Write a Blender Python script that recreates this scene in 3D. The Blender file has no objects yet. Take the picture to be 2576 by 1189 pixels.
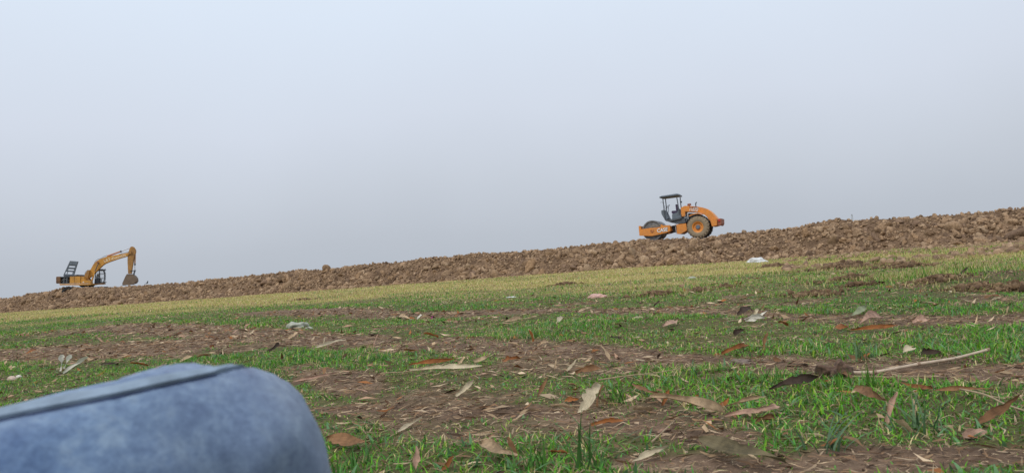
import bpy, bmesh, math, random
import numpy as np
from mathutils import Vector, Matrix
from mathutils.bvhtree import BVHTree

random.seed(7)
rng = np.random.default_rng(11)
scene = bpy.context.scene
COL = scene.collection

# ------------------------------------------------------------------ camera
F = 1945.0            # focal length in units of a 2575 px wide frame
WPX, HPX = 2575.0, 1189.0
CAM_H = 0.5
PITCH, ROLL = math.radians(2.5), math.radians(4.3)
cp, sp = math.cos(PITCH), math.sin(PITCH)
cr, sr = math.cos(ROLL), math.sin(ROLL)
CAM = Vector((0, 0, CAM_H))
FWD = Vector((0, cp, sp)); UPV = Vector((0, -sp, cp)); RGT = Vector((1, 0, 0))
IR = RGT * cr - UPV * sr
IU = RGT * sr + UPV * cr
cam_data = bpy.data.cameras.new("camera")
cam_data.sensor_width = 36.0
cam_data.lens = 36.0 * F / WPX
cam_data.clip_start = 0.02
cam_data.clip_end = 6000
cam_data.dof.use_dof = True
cam_data.dof.focus_distance = 7.0
cam_data.dof.aperture_fstop = 10.0
cam = bpy.data.objects.new("camera", cam_data)
COL.objects.link(cam)
M3 = Matrix((IR, IU, -FWD)).transposed()
cam.matrix_world = Matrix.Translation(CAM) @ M3.to_4x4()
scene.camera = cam

# ------------------------------------------------------------------ sky, sun, exposure
SUN_EL, SUN_AZ = math.radians(48), math.radians(212)     # azimuth clockwise from +Y (behind, to the left)
world = bpy.data.worlds.new("World"); scene.world = world
world.use_nodes = True
wn, wl = world.node_tree.nodes, world.node_tree.links
wn.clear()
wout = wn.new("ShaderNodeOutputWorld")
sky = wn.new("ShaderNodeTexSky"); sky.sky_type = 'NISHITA'; sky.sun_disc = False
sky.sun_elevation = SUN_EL; sky.sun_rotation = SUN_AZ
sky.air_density = 1.5; sky.dust_density = 6.0; sky.ozone_density = 1.0
bg1 = wn.new("ShaderNodeBackground"); bg1.inputs[1].default_value = 0.06
wl.new(sky.outputs[0], bg1.inputs[0])
tc = wn.new("ShaderNodeTexCoord")
sep = wn.new("ShaderNodeSeparateXYZ"); wl.new(tc.outputs['Generated'], sep.inputs[0])
nz = wn.new("ShaderNodeTexNoise"); nz.inputs['Scale'].default_value = 2.6; nz.inputs['Detail'].default_value = 5
wl.new(tc.outputs['Generated'], nz.inputs['Vector'])
ma = wn.new("ShaderNodeMath"); ma.operation = 'MULTIPLY_ADD'
wl.new(nz.outputs[0], ma.inputs[0]); ma.inputs[1].default_value = 0.085
off = wn.new("ShaderNodeMath"); off.operation = 'SUBTRACT'; off.inputs[1].default_value = 0.042
wl.new(sep.outputs[2], off.inputs[0]); wl.new(off.outputs[0], ma.inputs[2])
ramp = wn.new("ShaderNodeValToRGB")
cr_ = ramp.color_ramp
stops = [(0.0, (.455, .498, .560)), (.05, (.488, .530, .595)), (.12, (.565, .612, .690)), (.2, (.640, .695, .795)),
         (.33, (.700, .785, .905)), (1.0, (1.0, 1.06, 1.16))]
cr_.elements[0].position = 0; cr_.elements[0].color = (*stops[0][1], 1)
cr_.elements[1].position = 1; cr_.elements[1].color = (*stops[-1][1], 1)
for p, c in stops[1:-1]:
    e = cr_.elements.new(p); e.color = (*c, 1)
wl.new(ma.outputs[0], ramp.inputs[0])
bg2 = wn.new("ShaderNodeBackground"); bg2.inputs[1].default_value = 1.065
wl.new(ramp.outputs[0], bg2.inputs[0])
wmix = wn.new("ShaderNodeMixShader"); wmix.inputs[0].default_value = 0.95
wl.new(bg1.outputs[0], wmix.inputs[1]); wl.new(bg2.outputs[0], wmix.inputs[2])
wl.new(wmix.outputs[0], wout.inputs[0])

sun_d = bpy.data.lights.new("sun", 'SUN'); sun_d.energy = 1.5; sun_d.angle = math.radians(12)
sun_d.color = (1.0, .96, .9)
sun = bpy.data.objects.new("sun", sun_d); COL.objects.link(sun)
sdir = Vector((math.sin(SUN_AZ) * math.cos(SUN_EL), math.cos(SUN_AZ) * math.cos(SUN_EL), math.sin(SUN_EL)))
sun.rotation_euler = sdir.to_track_quat('Z', 'Y').to_euler()

vs = scene.view_settings
vs.view_transform = 'Standard'; vs.look = 'None'; vs.gamma = 1.0; vs.exposure = 0.0
vs.use_curve_mapping = False
scene.render.engine = 'CYCLES'
scene.cycles.use_denoising = True
scene.cycles.max_bounces = 5
scene.cycles.transparent_max_bounces = 6

# ------------------------------------------------------------------ small maths
def ray(px, py):
    dx, dy = px - WPX / 2, HPX / 2 - py
    return (IR * dx + IU * dy + FWD * F)

def at_depth(px, py, Y):
    r = ray(px, py)
    return CAM + r * (Y / r.y)

def gp(px, py, z=0.0):
    r = ray(px, py)
    return CAM + r * ((z - CAM_H) / r.z)

def project(x, y, z):
    v = Vector((x, y, z)) - CAM
    f = v.dot(FWD)
    return WPX / 2 + v.dot(IR) / f * F, HPX / 2 - v.dot(IU) / f * F

def _hash(ix, iy, seed):
    h = (ix * 374761393 + iy * 668265263 + seed * 982451653) & 0xffffffff
    h = ((h ^ (h >> 13)) * 1274126177) & 0xffffffff
    return ((h ^ (h >> 16)) & 0xffff) / 65535.0

def vnoise(x, y, seed=0):
    x = np.asarray(x, float); y = np.asarray(y, float)
    ix = np.floor(x).astype(np.int64); iy = np.floor(y).astype(np.int64)
    fx, fy = x - ix, y - iy
    fx = fx * fx * (3 - 2 * fx); fy = fy * fy * (3 - 2 * fy)
    a = _hash(ix, iy, seed); b = _hash(ix + 1, iy, seed); c = _hash(ix, iy + 1, seed); d = _hash(ix + 1, iy + 1, seed)
    return (a + (b - a) * fx) * (1 - fy) + (c + (d - c) * fx) * fy

def fbm(x, y, oct=4, seed=0):
    s = 0; amp = .5; t = 0
    for o in range(oct):
        s = s + amp * vnoise(x * 2 ** o, y * 2 ** o, seed + o * 17); t += amp; amp *= .5
    return s / t                      # 0..1

def sstep(a, b, x):
    t = np.clip((np.asarray(x, float) - a) / (b - a), 0, 1)
    return t * t * (3 - 2 * t)

# ------------------------------------------------------------------ materials
def newmat(name):
    m = bpy.data.materials.new(name); m.use_nodes = True
    nt = m.node_tree
    return m, nt.nodes, nt.links, nt.nodes['Principled BSDF']

def noise_node(n, l, scale, detail=4, rough=.55, vec=None):
    t = n.new("ShaderNodeTexNoise"); t.inputs['Scale'].default_value = scale
    t.inputs['Detail'].default_value = detail; t.inputs['Roughness'].default_value = rough
    if vec: l.new(vec, t.inputs['Vector'])
    return t

def ramp_node(n, l, src, pts):
    r = n.new("ShaderNodeValToRGB")
    e = r.color_ramp.elements
    e[0].position, e[0].color = pts[0][0], (*pts[0][1], 1)
    e[1].position, e[1].color = pts[-1][0], (*pts[-1][1], 1)
    for p, c in pts[1:-1]:
        k = e.new(p); k.color = (*c, 1)
    l.new(src, r.inputs[0])
    return r

def mixrgb(n, l, fac, a, b, mode='MIX'):
    m = n.new("ShaderNodeMix"); m.data_type = 'RGBA'; m.blend_type = mode
    for sock, v in ((m.inputs[0], fac), (m.inputs[6], a), (m.inputs[7], b)):
        if hasattr(v, 'links') or hasattr(v, 'is_linked'): l.new(v, sock)
        elif isinstance(v, (int, float)): sock.default_value = v
        else: sock.default_value = (*v, 1)
    return m.outputs[2]

def bump(n, l, bsdf, src, strength, dist):
    b = n.new("ShaderNodeBump"); b.inputs['Strength'].default_value = strength
    b.inputs['Distance'].default_value = dist
    l.new(src, b.inputs['Height']); l.new(b.outputs[0], bsdf.inputs['Normal'])
    return b

def obj_coord(n):
    return n.new("ShaderNodeTexCoord").outputs['Object']

def painted(name, col, dirt=(.16, .11, .07), amount=.45, rough=.45, scale=2.2):
    """weathered paint: chips, streaky dust"""
    m, n, l, b = newmat(name)
    oc = obj_coord(n)
    a = noise_node(n, l, scale, 6, .65, oc)
    r = ramp_node(n, l, a.outputs[0], [(.42, (0, 0, 0)), (.72, (1, 1, 1))])
    mlt = n.new("ShaderNodeMath"); mlt.operation = 'MULTIPLY'; mlt.inputs[1].default_value = amount
    l.new(r.outputs[0], mlt.inputs[0])
    c = noise_node(n, l, scale * 6, 3, .5, oc)
    vary = ramp_node(n, l, c.outputs[0], [(.3, tuple(x * .82 for x in col)), (.7, tuple(min(1, x * 1.1) for x in col))])
    l.new(mixrgb(n, l, mlt.outputs[0], vary.outputs[0], dirt), b.inputs['Base Color'])
    b.inputs['Roughness'].default_value = rough
    bump(n, l, b, a.outputs[0], .15, .02)
    return m

def plain(name, col, rough=.7, metal=0.0, var=.25, scale=8):
    m, n, l, b = newmat(name)
    a = noise_node(n, l, scale, 4, .6, obj_coord(n))
    r = ramp_node(n, l, a.outputs[0], [(.3, tuple(x * (1 - var) for x in col)), (.7, tuple(min(1, x * (1 + var)) for x in col))])
    l.new(r.outputs[0], b.inputs['Base Color'])
    b.inputs['Roughness'].default_value = rough; b.inputs['Metallic'].default_value = metal
    bump(n, l, b, a.outputs[0], .2, .01)
    return m

def tint_mat(name, rough=.8, trans=.0, spec=.3, noisescale=None, bumpd=.01, obj_random=None):
    """base colour from the per-point colour attribute 'tint' (each piece its own colour)"""
    m, n, l, b = newmat(name)
    at = n.new("ShaderNodeAttribute"); at.attribute_name = 'tint'
    colr = at.outputs['Color']
    if noisescale:
        pos = n.new("ShaderNodeNewGeometry").outputs['Position']
        a = noise_node(n, l, noisescale, 5, .65, pos)
        v = ramp_node(n, l, a.outputs[0], [(.3, (.55, .54, .53)), (.7, (1.3, 1.3, 1.3))])
        colr = mixrgb(n, l, 1.0, colr, v.outputs[0], 'MULTIPLY')
        bump(n, l, b, a.outputs[0], .7, bumpd)
    l.new(colr, b.inputs['Base Color'])
    b.inputs['Roughness'].default_value = rough
    b.inputs['Specular IOR Level'].default_value = spec
    if trans > 0:
        tr = n.new("ShaderNodeBsdfTranslucent"); l.new(colr, tr.inputs[0])
        mx = n.new("ShaderNodeMixShader"); mx.inputs[0].default_value = trans
        out = n['Material Output']
        l.new(b.outputs[0], mx.inputs[1]); l.new(tr.outputs[0], mx.inputs[2]); l.new(mx.outputs[0], out.inputs[0])
    return m

# ------------------------------------------------------------------ object helpers
def link(o, parent=None):
    COL.objects.link(o)
    if parent: o.parent = parent
    return o

def tag(o, label=None, cat=None, group=None, kind=None):
    if label: o['label'] = label
    if cat: o['category'] = cat
    if group: o['group'] = group
    if kind: o['kind'] = kind
    return o

def empty(name, mat4):
    e = bpy.data.objects.new(name, None); link(e); e.matrix_world = mat4
    e.empty_display_size = .3
    return e

def np_mesh(name, verts, tris, mat, tint=None, smooth=False, parent=None):
    """triangles from numpy arrays, fast"""
    me = bpy.data.meshes.new(name)
    nv, nt_ = len(verts), len(tris)
    me.vertices.add(nv); me.vertices.foreach_set('co', np.ascontiguousarray(verts, np.float32).ravel())
    me.loops.add(nt_ * 3); me.loops.foreach_set('vertex_index', np.ascontiguousarray(tris, np.int32).ravel())
    me.polygons.add(nt_)
    me.polygons.foreach_set('loop_start', np.arange(0, nt_ * 3, 3, dtype=np.int32))
    me.update(calc_edges=True)
    if tint is not None:
        at = me.attributes.new('tint', 'FLOAT_COLOR', 'POINT')
        c = np.ones((nv, 4), np.float32); c[:, :3] = tint
        at.data.foreach_set('color', c.ravel())
    if smooth: me.shade_smooth()
    me.materials.append(mat)
    return link(bpy.data.objects.new(name, me), parent)

class MB:
    """collects simple solids of ONE part"""
    def __init__(s): s.bm = bmesh.new()
    def quadbox(s, p):   # 8 points: 4 bottom ring, 4 top ring
        v = [s.bm.verts.new(q) for q in p]
        for f in ((3, 2, 1, 0), (4, 5, 6, 7), (0, 1, 5, 4), (1, 2, 6, 5), (2, 3, 7, 6), (3, 0, 4, 7)):
            s.bm.faces.new([v[i] for i in f])
        return s
    def box(s, x0, x1, y0, y1, z0, z1):
        return s.quadbox([(x0, y0, z0), (x1, y0, z0), (x1, y1, z0), (x0, y1, z0), (x0, y0, z1), (x1, y0, z1), (x1, y1, z1), (x0, y1, z1)])
    def prism(s, poly, y0, y1):      # poly of (x,z), extruded in y
        a = [s.bm.verts.new((x, y0, z)) for x, z in poly]; b = [s.bm.verts.new((x, y1, z)) for x, z in poly]
        k = len(poly)
        fs = [s.bm.faces.new(a), s.bm.faces.new(b[::-1])]
        for i in range(k):
            fs.append(s.bm.faces.new([a[i], b[i], b[(i + 1) % k], a[(i + 1) % k]]))
        return s
    def tube(s, pts, r, seg=8, r1=None):
        pts = [Vector(p) for p in pts]; rings = []
        for i, p in enumerate(pts):
            t = (pts[min(i + 1, len(pts) - 1)] - pts[max(i - 1, 0)]).normalized()
            u = t.orthogonal().normalized() if i == 0 else (u - t * u.dot(t)).normalized()
            w = t.cross(u)
            rr = r if r1 is None else r + (r1 - r) * i / (len(pts) - 1)
            rings.append([s.bm.verts.new(p + (u * math.cos(2 * math.pi * k / seg) + w * math.sin(2 * math.pi * k / seg)) * rr) for k in range(seg)])
        for i in range(len(rings) - 1):
            for k in range(seg):
                s.bm.faces.new([rings[i][k], rings[i][(k + 1) % seg], rings[i + 1][(k + 1) % seg], rings[i + 1][k]])
        s.bm.faces.new(rings[0][::-1]); s.bm.faces.new(rings[-1])
        return s
    def lathe(s, cx, cz, prof, seg=40):
        """profile of (radius, y) about an axis along y through (cx,cz); closed where the radius is 0"""
        rings = []
        for r, y in prof:
            if r <= 1e-6: rings.append([s.bm.verts.new((cx, y, cz))])
            else: rings.append([s.bm.verts.new((cx + r * math.cos(2 * math.pi * k / seg), y, cz + r * math.sin(2 * math.pi * k / seg))) for k in range(seg)])
        for a, b in zip(rings, rings[1:]):
            for k in range(seg):
                k2 = (k + 1) % seg
                if len(a) == 1: s.bm.faces.new([a[0], b[k], b[k2]])
                elif len(b) == 1: s.bm.faces.new([a[k], b[0], a[k2]])
                else: s.bm.faces.new([a[k], b[k], b[k2], a[k2]])
        return s
    def build(s, name, mat, parent=None, bevel=0, smooth=False):
        bmesh.ops.recalc_face_normals(s.bm, faces=s.bm.faces)
        if bevel:
            es = [e for e in s.bm.edges if len(e.link_faces) == 2 and e.calc_face_angle(0) > .5]
            bmesh.ops.bevel(s.bm, geom=es, offset=bevel, segments=2, affect='EDGES', clamp_overlap=True)
        me = bpy.data.meshes.new(name); s.bm.to_mesh(me); s.bm.free()
        if smooth:
            me.shade_smooth()
            try: me.set_sharp_from_angle(angle=math.radians(35))
            except Exception: pass
        me.materials.append(mat)
        return link(bpy.data.objects.new(name, me), parent)

def text_mesh(name, body, size, mat, parent, loc, slope, shear=0.0, off=0.0, extr=.006):
    cu = bpy.data.curves.new(name, 'FONT'); cu.body = body; cu.size = size; cu.offset = off; cu.shear = shear
    cu.extrude = extr; cu.align_x = 'CENTER'; cu.align_y = 'CENTER'; cu.resolution_u = 3
    tmp = bpy.data.objects.new(name, cu); COL.objects.link(tmp)
    dg = bpy.context.evaluated_depsgraph_get()
    me = bpy.data.meshes.new_from_object(tmp.evaluated_get(dg))
    bpy.data.objects.remove(tmp); bpy.data.curves.remove(cu)
    me.materials.clear(); me.materials.append(mat)
    o = link(bpy.data.objects.new(name, me), parent)
    o.location = loc; o.rotation_euler = (math.pi / 2, -slope, 0)
    return o

# ================================================================== THE LAND
# crest line of the embankment, plan view, and its outline height against the sky
CP = np.array([(-125, 124), (-100, 111), (-61, 91.5), (-45, 83.5), (-22, 73), (0, 62.6), (10.3, 56.4), (19.1, 49.6), (28, 42.4), (38, 34.5), (52, 24)], float)
seglen = np.r_[0, np.cumsum(np.hypot(*np.diff(CP, axis=0).T))]
def crest_xy(t):
    t = np.asarray(t, float)
    # smoothed polyline
    x = sum(np.interp(t + d, seglen, CP[:, 0]) for d in (-4, -2, 0, 2, 4)) / 5
    y = sum(np.interp(t + d, seglen, CP[:, 1]) for d in (-4, -2, 0, 2, 4)) / 5
    return x, y
def crest_nrm(t):   # unit normal pointing to the far side
    x0, y0 = crest_xy(np.asarray(t) - .5); x1, y1 = crest_xy(np.asarray(t) + .5)
    dx, dy = x1 - x0, y1 - y0; L = np.hypot(dx, dy)
    return -dy / L, dx / L
TMAX = seglen[-1]
CREST_PX = np.array([(-600, 790), (-200, 763), (0, 749), (68, 742), (72, 736), (113, 732), (141, 728), (160, 722), (175, 721), (271, 720), (285, 720), (347, 718),
    (381, 716), (440, 711), (520, 702), (640, 690), (700, 684), (750, 675), (817, 676), (919, 664), (985, 660), (1090, 646), (1150, 642), (1207, 635), (1261, 634),
    (1358, 628), (1440, 618), (1500, 613), (1600, 603), (1640, 601), (1752, 597), (1800, 594), (1823, 585), (1900, 580), (1989, 573), (2040, 560), (2103, 546),
    (2150, 552), (2180, 548), (2304, 545), (2420, 537), (2500, 529), (2575, 522), (2900, 500), (3300, 480)], float)
TS = np.linspace(0, TMAX, 700)
_cx, _cy = crest_xy(TS)
_ch = np.full(len(TS), 2.0)
for i, (x, y) in enumerate(zip(_cx, _cy)):
    z = 2.0
    for _ in range(6):
        px, py = project(x, y, z)
        want = np.interp(px, CREST_PX[:, 0], CREST_PX[:, 1]) + 2.5     # clods sit on top
        z += (py - want) / F * y
    _ch[i] = max(1.2, min(3.2, z))
# gentle values where the photo does not reach
def crest_h(t): return np.interp(t, TS, _ch)
def t_of_px(px):
    xs = [project(x, y, z)[0] for x, y, z in zip(_cx[::7], _cy[::7], _ch[::7])]
    return float(np.interp(px, xs, TS[::7]))
T_EXC, T_ROL = t_of_px(225), t_of_px(1700)
def plateau_h(t):
    h = crest_h(t)
    drop = .35 + .6 * np.exp(-((t - T_EXC) / 7) ** 2) - .27 * np.exp(-((t - T_ROL) / 6) ** 2)
    return h - drop
SLOPE_W = 3.0

# mounds and rough ground at the foot of the bank, on the right
MOUNDS = []
def mound(px, py, h, sx, sy):
    p = gp(px, py); MOUNDS.append((p.x, p.y, h, sx, sy))
mound(2570, 640, .14, 1.6, 1.6); mound(2290, 640, .11, 1.9, 1.4); mound(2120, 652, .09, 1.6, 1.3)
mound(2430, 634, .10, 2.0, 2.0); mound(2480, 712, .05, .6, .5); mound(2700, 690, .06, 2, 2)
mound(2230, 668, .10, 1.0, .6); mound(1500, 830, .05, .9, .7); mound(2400, 700, .05, .5, .5)
def gz(x, y):
    x = np.asarray(x, float); y = np.asarray(y, float)
    r = np.hypot(x, y)
    z = (fbm(x / 1.3, y / 1.3, 3, 3) - .5) * .035 * sstep(.5, 2.5, r) + (fbm(x / 7, y / 7, 3, 9) - .5) * .16 * sstep(5, 16, r)
    z = z + (fbm(x / .14, y / .14, 4, 21) - .5) * .026 * (1 - sstep(14, 30, r))
    for mx, my, h, sx, sy in MOUNDS:
        z = z + h * np.exp(-((x - mx) / sx) ** 2 - ((y - my) / sy) ** 2) * (.65 + .7 * fbm(x / .6, y / .6, 3, 33))
    return z
def gp_s(px, py):
    """point of the uneven ground seen at a pixel"""
    r = ray(px, py); r = r / r.y
    d = np.geomspace(1.0, 130, 2600)
    zz = CAM_H + r.z * d
    below = np.nonzero(zz < gz(r.x * d, d))[0]
    k = d[below[0]] if len(below) else 60.0
    p = CAM + r * float(k); p.z = float(gz(p.x, p.y))
    return p

# bare soil patches: ellipses on the ground (photo position -> ground position and size)
BARE = []
def bare(px, py, hw, hh, s=1.0):
    c = gp(px, py); a = gp(px - hw, py + hw * .075); b = gp(px + hw, py - hw * .075)
    n = gp(px, py + hh); f = gp(px, py - hh)
    ax = (b - a) / 2; ay = (f - n) / 2
    BARE.append((c.x, (f.y + n.y) / 2, ax.x, ax.y, ay.x, ay.y, s))
def band(pts, s=1.0, hw=75):
    for (xa, ya, ha), (xb, yb, hb) in zip(pts, pts[1:]):
        k = max(1, int(round(abs(xb - xa) / 60)))
        for f in np.linspace(0, 1, k, endpoint=False):
            bare(xa + (xb - xa) * f, ya + (yb - ya) * f, hw, ha + (hb - ha) * f, s)
band([(-120, 905, 22), (60, 898, 30), (260, 890, 32), (420, 876, 26), (560, 858, 26)])            # worn path, far left end
band([(260, 832, 14), (420, 840, 24), (640, 850, 28), (820, 860, 26), (1000, 870, 26), (1180, 878, 26), (1360, 888, 26), (1560, 900, 24), (1760, 915, 22), (2000, 930, 26), (2250, 940, 28), (2500, 945, 28), (2700, 952, 30)])
band([(640, 792, 7), (850, 790, 11), (1050, 796, 13), (1250, 785, 10), (1450, 780, 8)], .95)       # far thin strip
band([(1480, 786, 9), (1700, 784, 13), (1900, 790, 12), (2150, 806, 16), (2400, 806, 18), (2620, 800, 20)], .95)
band([(760, 945, 22), (860, 968, 36), (960, 985, 24)], .95)                                       # right of the knee
band([(820, 1040, 14), (980, 1035, 24), (1180, 1038, 28), (1380, 1045, 28), (1560, 1070, 34), (1750, 1090, 34), (1930, 1105, 24)], .98)
band([(1560, 1165, 20), (1760, 1160, 34), (2000, 1165, 36), (2250, 1155, 36), (2500, 1150, 30), (2700, 1150, 30)], .98)
bare(2480, 758, 120, 16, .7); bare(2030, 760, 120, 8, .7); bare(180, 838, 170, 7, .7); bare(1230, 1110, 90, 14, .5)
for m in MOUNDS[1:5]:
    BARE.append((m[0], m[1], m[3] * 1.2, 0, 0, m[4] * 1.1, .5))
LUSH = []
def lush_strip(px, py, hw, hh):
    nb = len(BARE); bare(px, py, hw, hh); LUSH.append(BARE.pop())
for q in ((1060, 955, 110, 22), (1250, 965, 150, 28), (1420, 968, 140, 28), (1620, 985, 150, 34), (1850, 1000, 200, 40), (2100, 1020, 220, 44), (2400, 1040, 220, 44), (760, 905, 150, 14), (950, 912, 150, 18), (1150, 925, 120, 10),
          (900, 1120, 120, 40), (1050, 1130, 120, 34), (1250, 1160, 120, 24), (1250, 830, 300, 14), (1700, 840, 300, 20), (2100, 865, 260, 22), (2450, 880, 200, 24)):
    lush_strip(*q)
def lush(x, y):
    x = np.asarray(x, float); y = np.asarray(y, float); rag = (fbm(x / .17, y / .17, 3, 519) - .5) * .8
    m = np.zeros_like(x)
    for cx, cy, axx, axy, ayx, ayy, s in LUSH:
        det = axx * ayy - axy * ayx
        u = ((x - cx) * ayy - (y - cy) * ayx) / det; v = (axx * (y - cy) - axy * (x - cx)) / det
        m = np.maximum(m, 1 - sstep(.5, 1.15, np.hypot(u, v) + rag))
    return m
def bare_mask(x, y):
    x = np.asarray(x, float); y = np.asarray(y, float)
    wob = .16 + .22 * np.clip(y / 10, 0, 1.5)
    wx = x + (fbm(x / .55, y / .55, 4, 51) - .5) * wob * 1.3; wy = y + (fbm(x / .55, y / .55, 4, 77) - .5) * wob * 1.6
    rag = (fbm(x / .17, y / .17, 3, 119) - .5) * .75
    m = np.zeros_like(x)
    for cx, cy, axx, axy, ayx, ayy, s in BARE:
        det = axx * ayy - axy * ayx
        u = ((wx - cx) * ayy - (wy - cy) * ayx) / det; v = (axx * (wy - cy) - axy * (wx - cx)) / det
        m = np.maximum(m, s * (1 - sstep(.55, 1.1, np.hypot(u, v) + rag * .75 + .02)))
    spots = sstep(.63, .75, fbm(x / .8, y / .8, 4, 91)) * .75 * (1 - sstep(9, 16, np.hypot(x, y)))
    return np.clip(np.maximum(m, spots), 0, 1) * (1 - .9 * lush(x, y))
def dryness(x, y):
    x = np.asarray(x, float); y = np.asarray(y, float)
    start = 11.5 + np.clip(-x, 0, 40) * .7
    d = sstep(-3, 13, y - start + (fbm(x / 3, y / 3, 3, 13) - .5) * 12)
    pat = fbm(x / 2.2, y / 2.2, 4, 61)
    right = sstep(4, 10, x) * (1 - sstep(24, 34, y))
    return np.clip(d * (.15 + 1.35 * pat) * (1 + .15 * right) + .12 * pat + .22 * right * sstep(11, 15, y), 0, 1)

# ---- ground sheet: fine near the camera, coarse to the horizon
m_ground, n, l, b = newmat("soil_and_turf")
pos = n.new("ShaderNodeNewGeometry").outputs['Position']
abare = n.new("ShaderNodeAttribute"); abare.attribute_name = 'bare'
adry = n.new("ShaderNodeAttribute"); adry.attribute_name = 'dry'
n1 = noise_node(n, l, 3.0, 6, .65, pos); n2 = noise_node(n, l, 38, 5, .7, pos); n3 = noise_node(n, l, 150, 3, .6, pos)
soil = ramp_node(n, l, n1.outputs[0], [(.3, (.10, .066, .044)), (.5, (.175, .118, .080)), (.72, (.27, .19, .13))])
soil2 = mixrgb(n, l, .75, soil.outputs[0], ramp_node(n, l, n2.outputs[0], [(.3, (.45, .42, .4)), (.65, (1.25, 1.2, 1.15))]).outputs[0], 'MULTIPLY')
turf = ramp_node(n, l, n2.outputs[0], [(.35, (.05, .055, .02)), (.65, (.12, .105, .045))])
turfdry = ramp_node(n, l, n2.outputs[0], [(.35, (.22, .17, .06)), (.65, (.40, .32, .12))])
tb = mixrgb(n, l, adry.outputs['Fac'], turf.outputs[0], turfdry.outputs[0])
l.new(mixrgb(n, l, abare.outputs['Fac'], tb, soil2), b.inputs['Base Color'])
b.inputs['Roughness'].default_value = .95; b.inputs['Specular IOR Level'].default_value = .15
hh = n.new("ShaderNodeMath"); hh.operation = 'ADD'; l.new(n2.outputs[0], hh.inputs[0])
h3 = n.new("ShaderNodeMath"); h3.operation = 'MULTIPLY'; h3.inputs[1].default_value = .4; l.new(n3.outputs[0], h3.inputs[0]); l.new(h3.outputs[0], hh.inputs[1])
bump(n, l, b, hh.outputs[0], .9, .012)

rad = np.concatenate([np.linspace(.05, 1.2, 14)[:-1], np.geomspace(1.2, 110, 300), np.geomspace(125, 1500, 14)])
ang_f = np.linspace(-46, 46, 380); ang_b = np.linspace(46, 314, 64)[1:-1]
ang = np.radians(np.concatenate([ang_f, ang_b]))
RR, AA = np.meshgrid(rad, ang, indexing='ij')
GX, GY = RR * np.sin(AA), RR * np.cos(AA)
GZ = gz(GX, GY)
GZ = np.where(RR > 112, 0, GZ)
verts = np.stack([GX, GY, GZ], -1).reshape(-1, 3)
nr, na = RR.shape
ii, jj = np.meshgrid(np.arange(nr - 1), np.arange(na), indexing='ij')
v0 = (ii * na + jj).ravel(); v1 = (ii * na + (jj + 1) % na).ravel(); v2 = v1 + na; v3 = v0 + na
v2 = ((ii + 1) * na + (jj + 1) % na).ravel(); v3 = ((ii + 1) * na + jj).ravel()
tris = np.concatenate([np.stack([v0, v3, v2], 1), np.stack([v0, v2, v1], 1)])
c0 = len(verts); verts = np.vstack([verts, [[0, 0, 0]]])
cap = np.stack([np.full(na, c0), np.arange(na), (np.arange(na) + 1) % na], 1)
tris = np.concatenate([tris, cap])
ground = np_mesh("ground", verts, tris, m_ground, smooth=True)
for nm, fn in (('bare', bare_mask), ('dry', dryness)):
    a_ = ground.data.attributes.new(nm, 'FLOAT', 'POINT')
    a_.data.foreach_set('value', np.ascontiguousarray(fn(verts[:, 0], verts[:, 1]), np.float32))
tag(ground, "open field of turf, matted straw and bare brown soil", "ground", kind='structure')

# ---- embankment
m_bank, n, l, b = newmat("dug_clay_soil")
pos = n.new("ShaderNodeNewGeometry").outputs['Position']
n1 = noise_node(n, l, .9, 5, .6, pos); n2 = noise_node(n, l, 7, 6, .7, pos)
s1 = ramp_node(n, l, n1.outputs[0], [(.32, (.12, .078, .048)), (.52, (.21, .14, .088)), (.7, (.33, .225, .14))])  # base kept darker than the clods: shade of the gaps put into its colour
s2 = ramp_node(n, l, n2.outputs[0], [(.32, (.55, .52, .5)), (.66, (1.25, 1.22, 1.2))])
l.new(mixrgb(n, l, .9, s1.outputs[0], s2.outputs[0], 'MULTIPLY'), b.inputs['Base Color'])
b.inputs['Roughness'].default_value = .95; b.inputs['Specular IOR Level'].default_value = .12
bump(n, l, b, n2.outputs[0], 1.0, .12)

us = np.concatenate([np.linspace(-1.0, 4.4, 44), np.array([5.2, 7, 10, 14, 17, 20, 23])])
prof_u = np.array([-1.0, 0, .6, 1.6, 2.5, 3.0, 3.5, 4.2, 15, 23])
def bank_z(t, u):
    H, Pz = crest_h(t), plateau_h(t)
    base = np.zeros_like(H)
    knots = [(-1.0, base - .15), (0, base + .02), (.7, H * .22), (1.7, H * .64), (2.5, H * .9), (3.0, H), (3.35, H - .03), (4.1, Pz), (15, Pz), (23, base - .2)]
    z = np.zeros_like(np.asarray(u, float) + H)
    for (u0, z0), (u1, z1) in zip(knots, knots[1:]):
        k = np.clip((u - u0) / (u1 - u0), 0, 1)
        z = np.where((u >= u0) & (u <= u1), z0 + (z1 - z0) * k, z)
    return z
def bank_pt(t, u, rough=True):
    t = np.asarray(t, float); u = np.asarray(u, float)
    cx, cy = crest_xy(t); nx, ny = crest_nrm(t)
    wob = (fbm(t / 2.6, np.zeros_like(t) + 5.5, 3, 88) - .5) * 1.4 * (1 - sstep(1.2, 3, u))
    d = u - SLOPE_W + wob
    x, y = cx + nx * d, cy + ny * d
    z = bank_z(t, u)
    if rough:
        k = sstep(-.6, .5, u) * (1 - sstep(4.0, 4.6, u))
        z = z + k * ((fbm(t / 4.5, u / 1.6, 3, 6) - .5) * .5 + (fbm(t / 1.1, u / .8, 4, 5) - .55) * .42 + (fbm(t / .35, u / .3, 3, 15) - .5) * .16) * (1 - .75 * sstep(2.5, 2.9, u))
    return x, y, z
tt = np.concatenate([np.linspace(0, 60, 150)[:-1], np.linspace(60, TMAX, 800)])
TT, UU = np.meshgrid(tt, us, indexing='ij')
bx, by, bz = bank_pt(TT, UU)
verts = np.stack([bx, by, bz], -1).reshape(-1, 3)
nt_, nu = TT.shape
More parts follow.
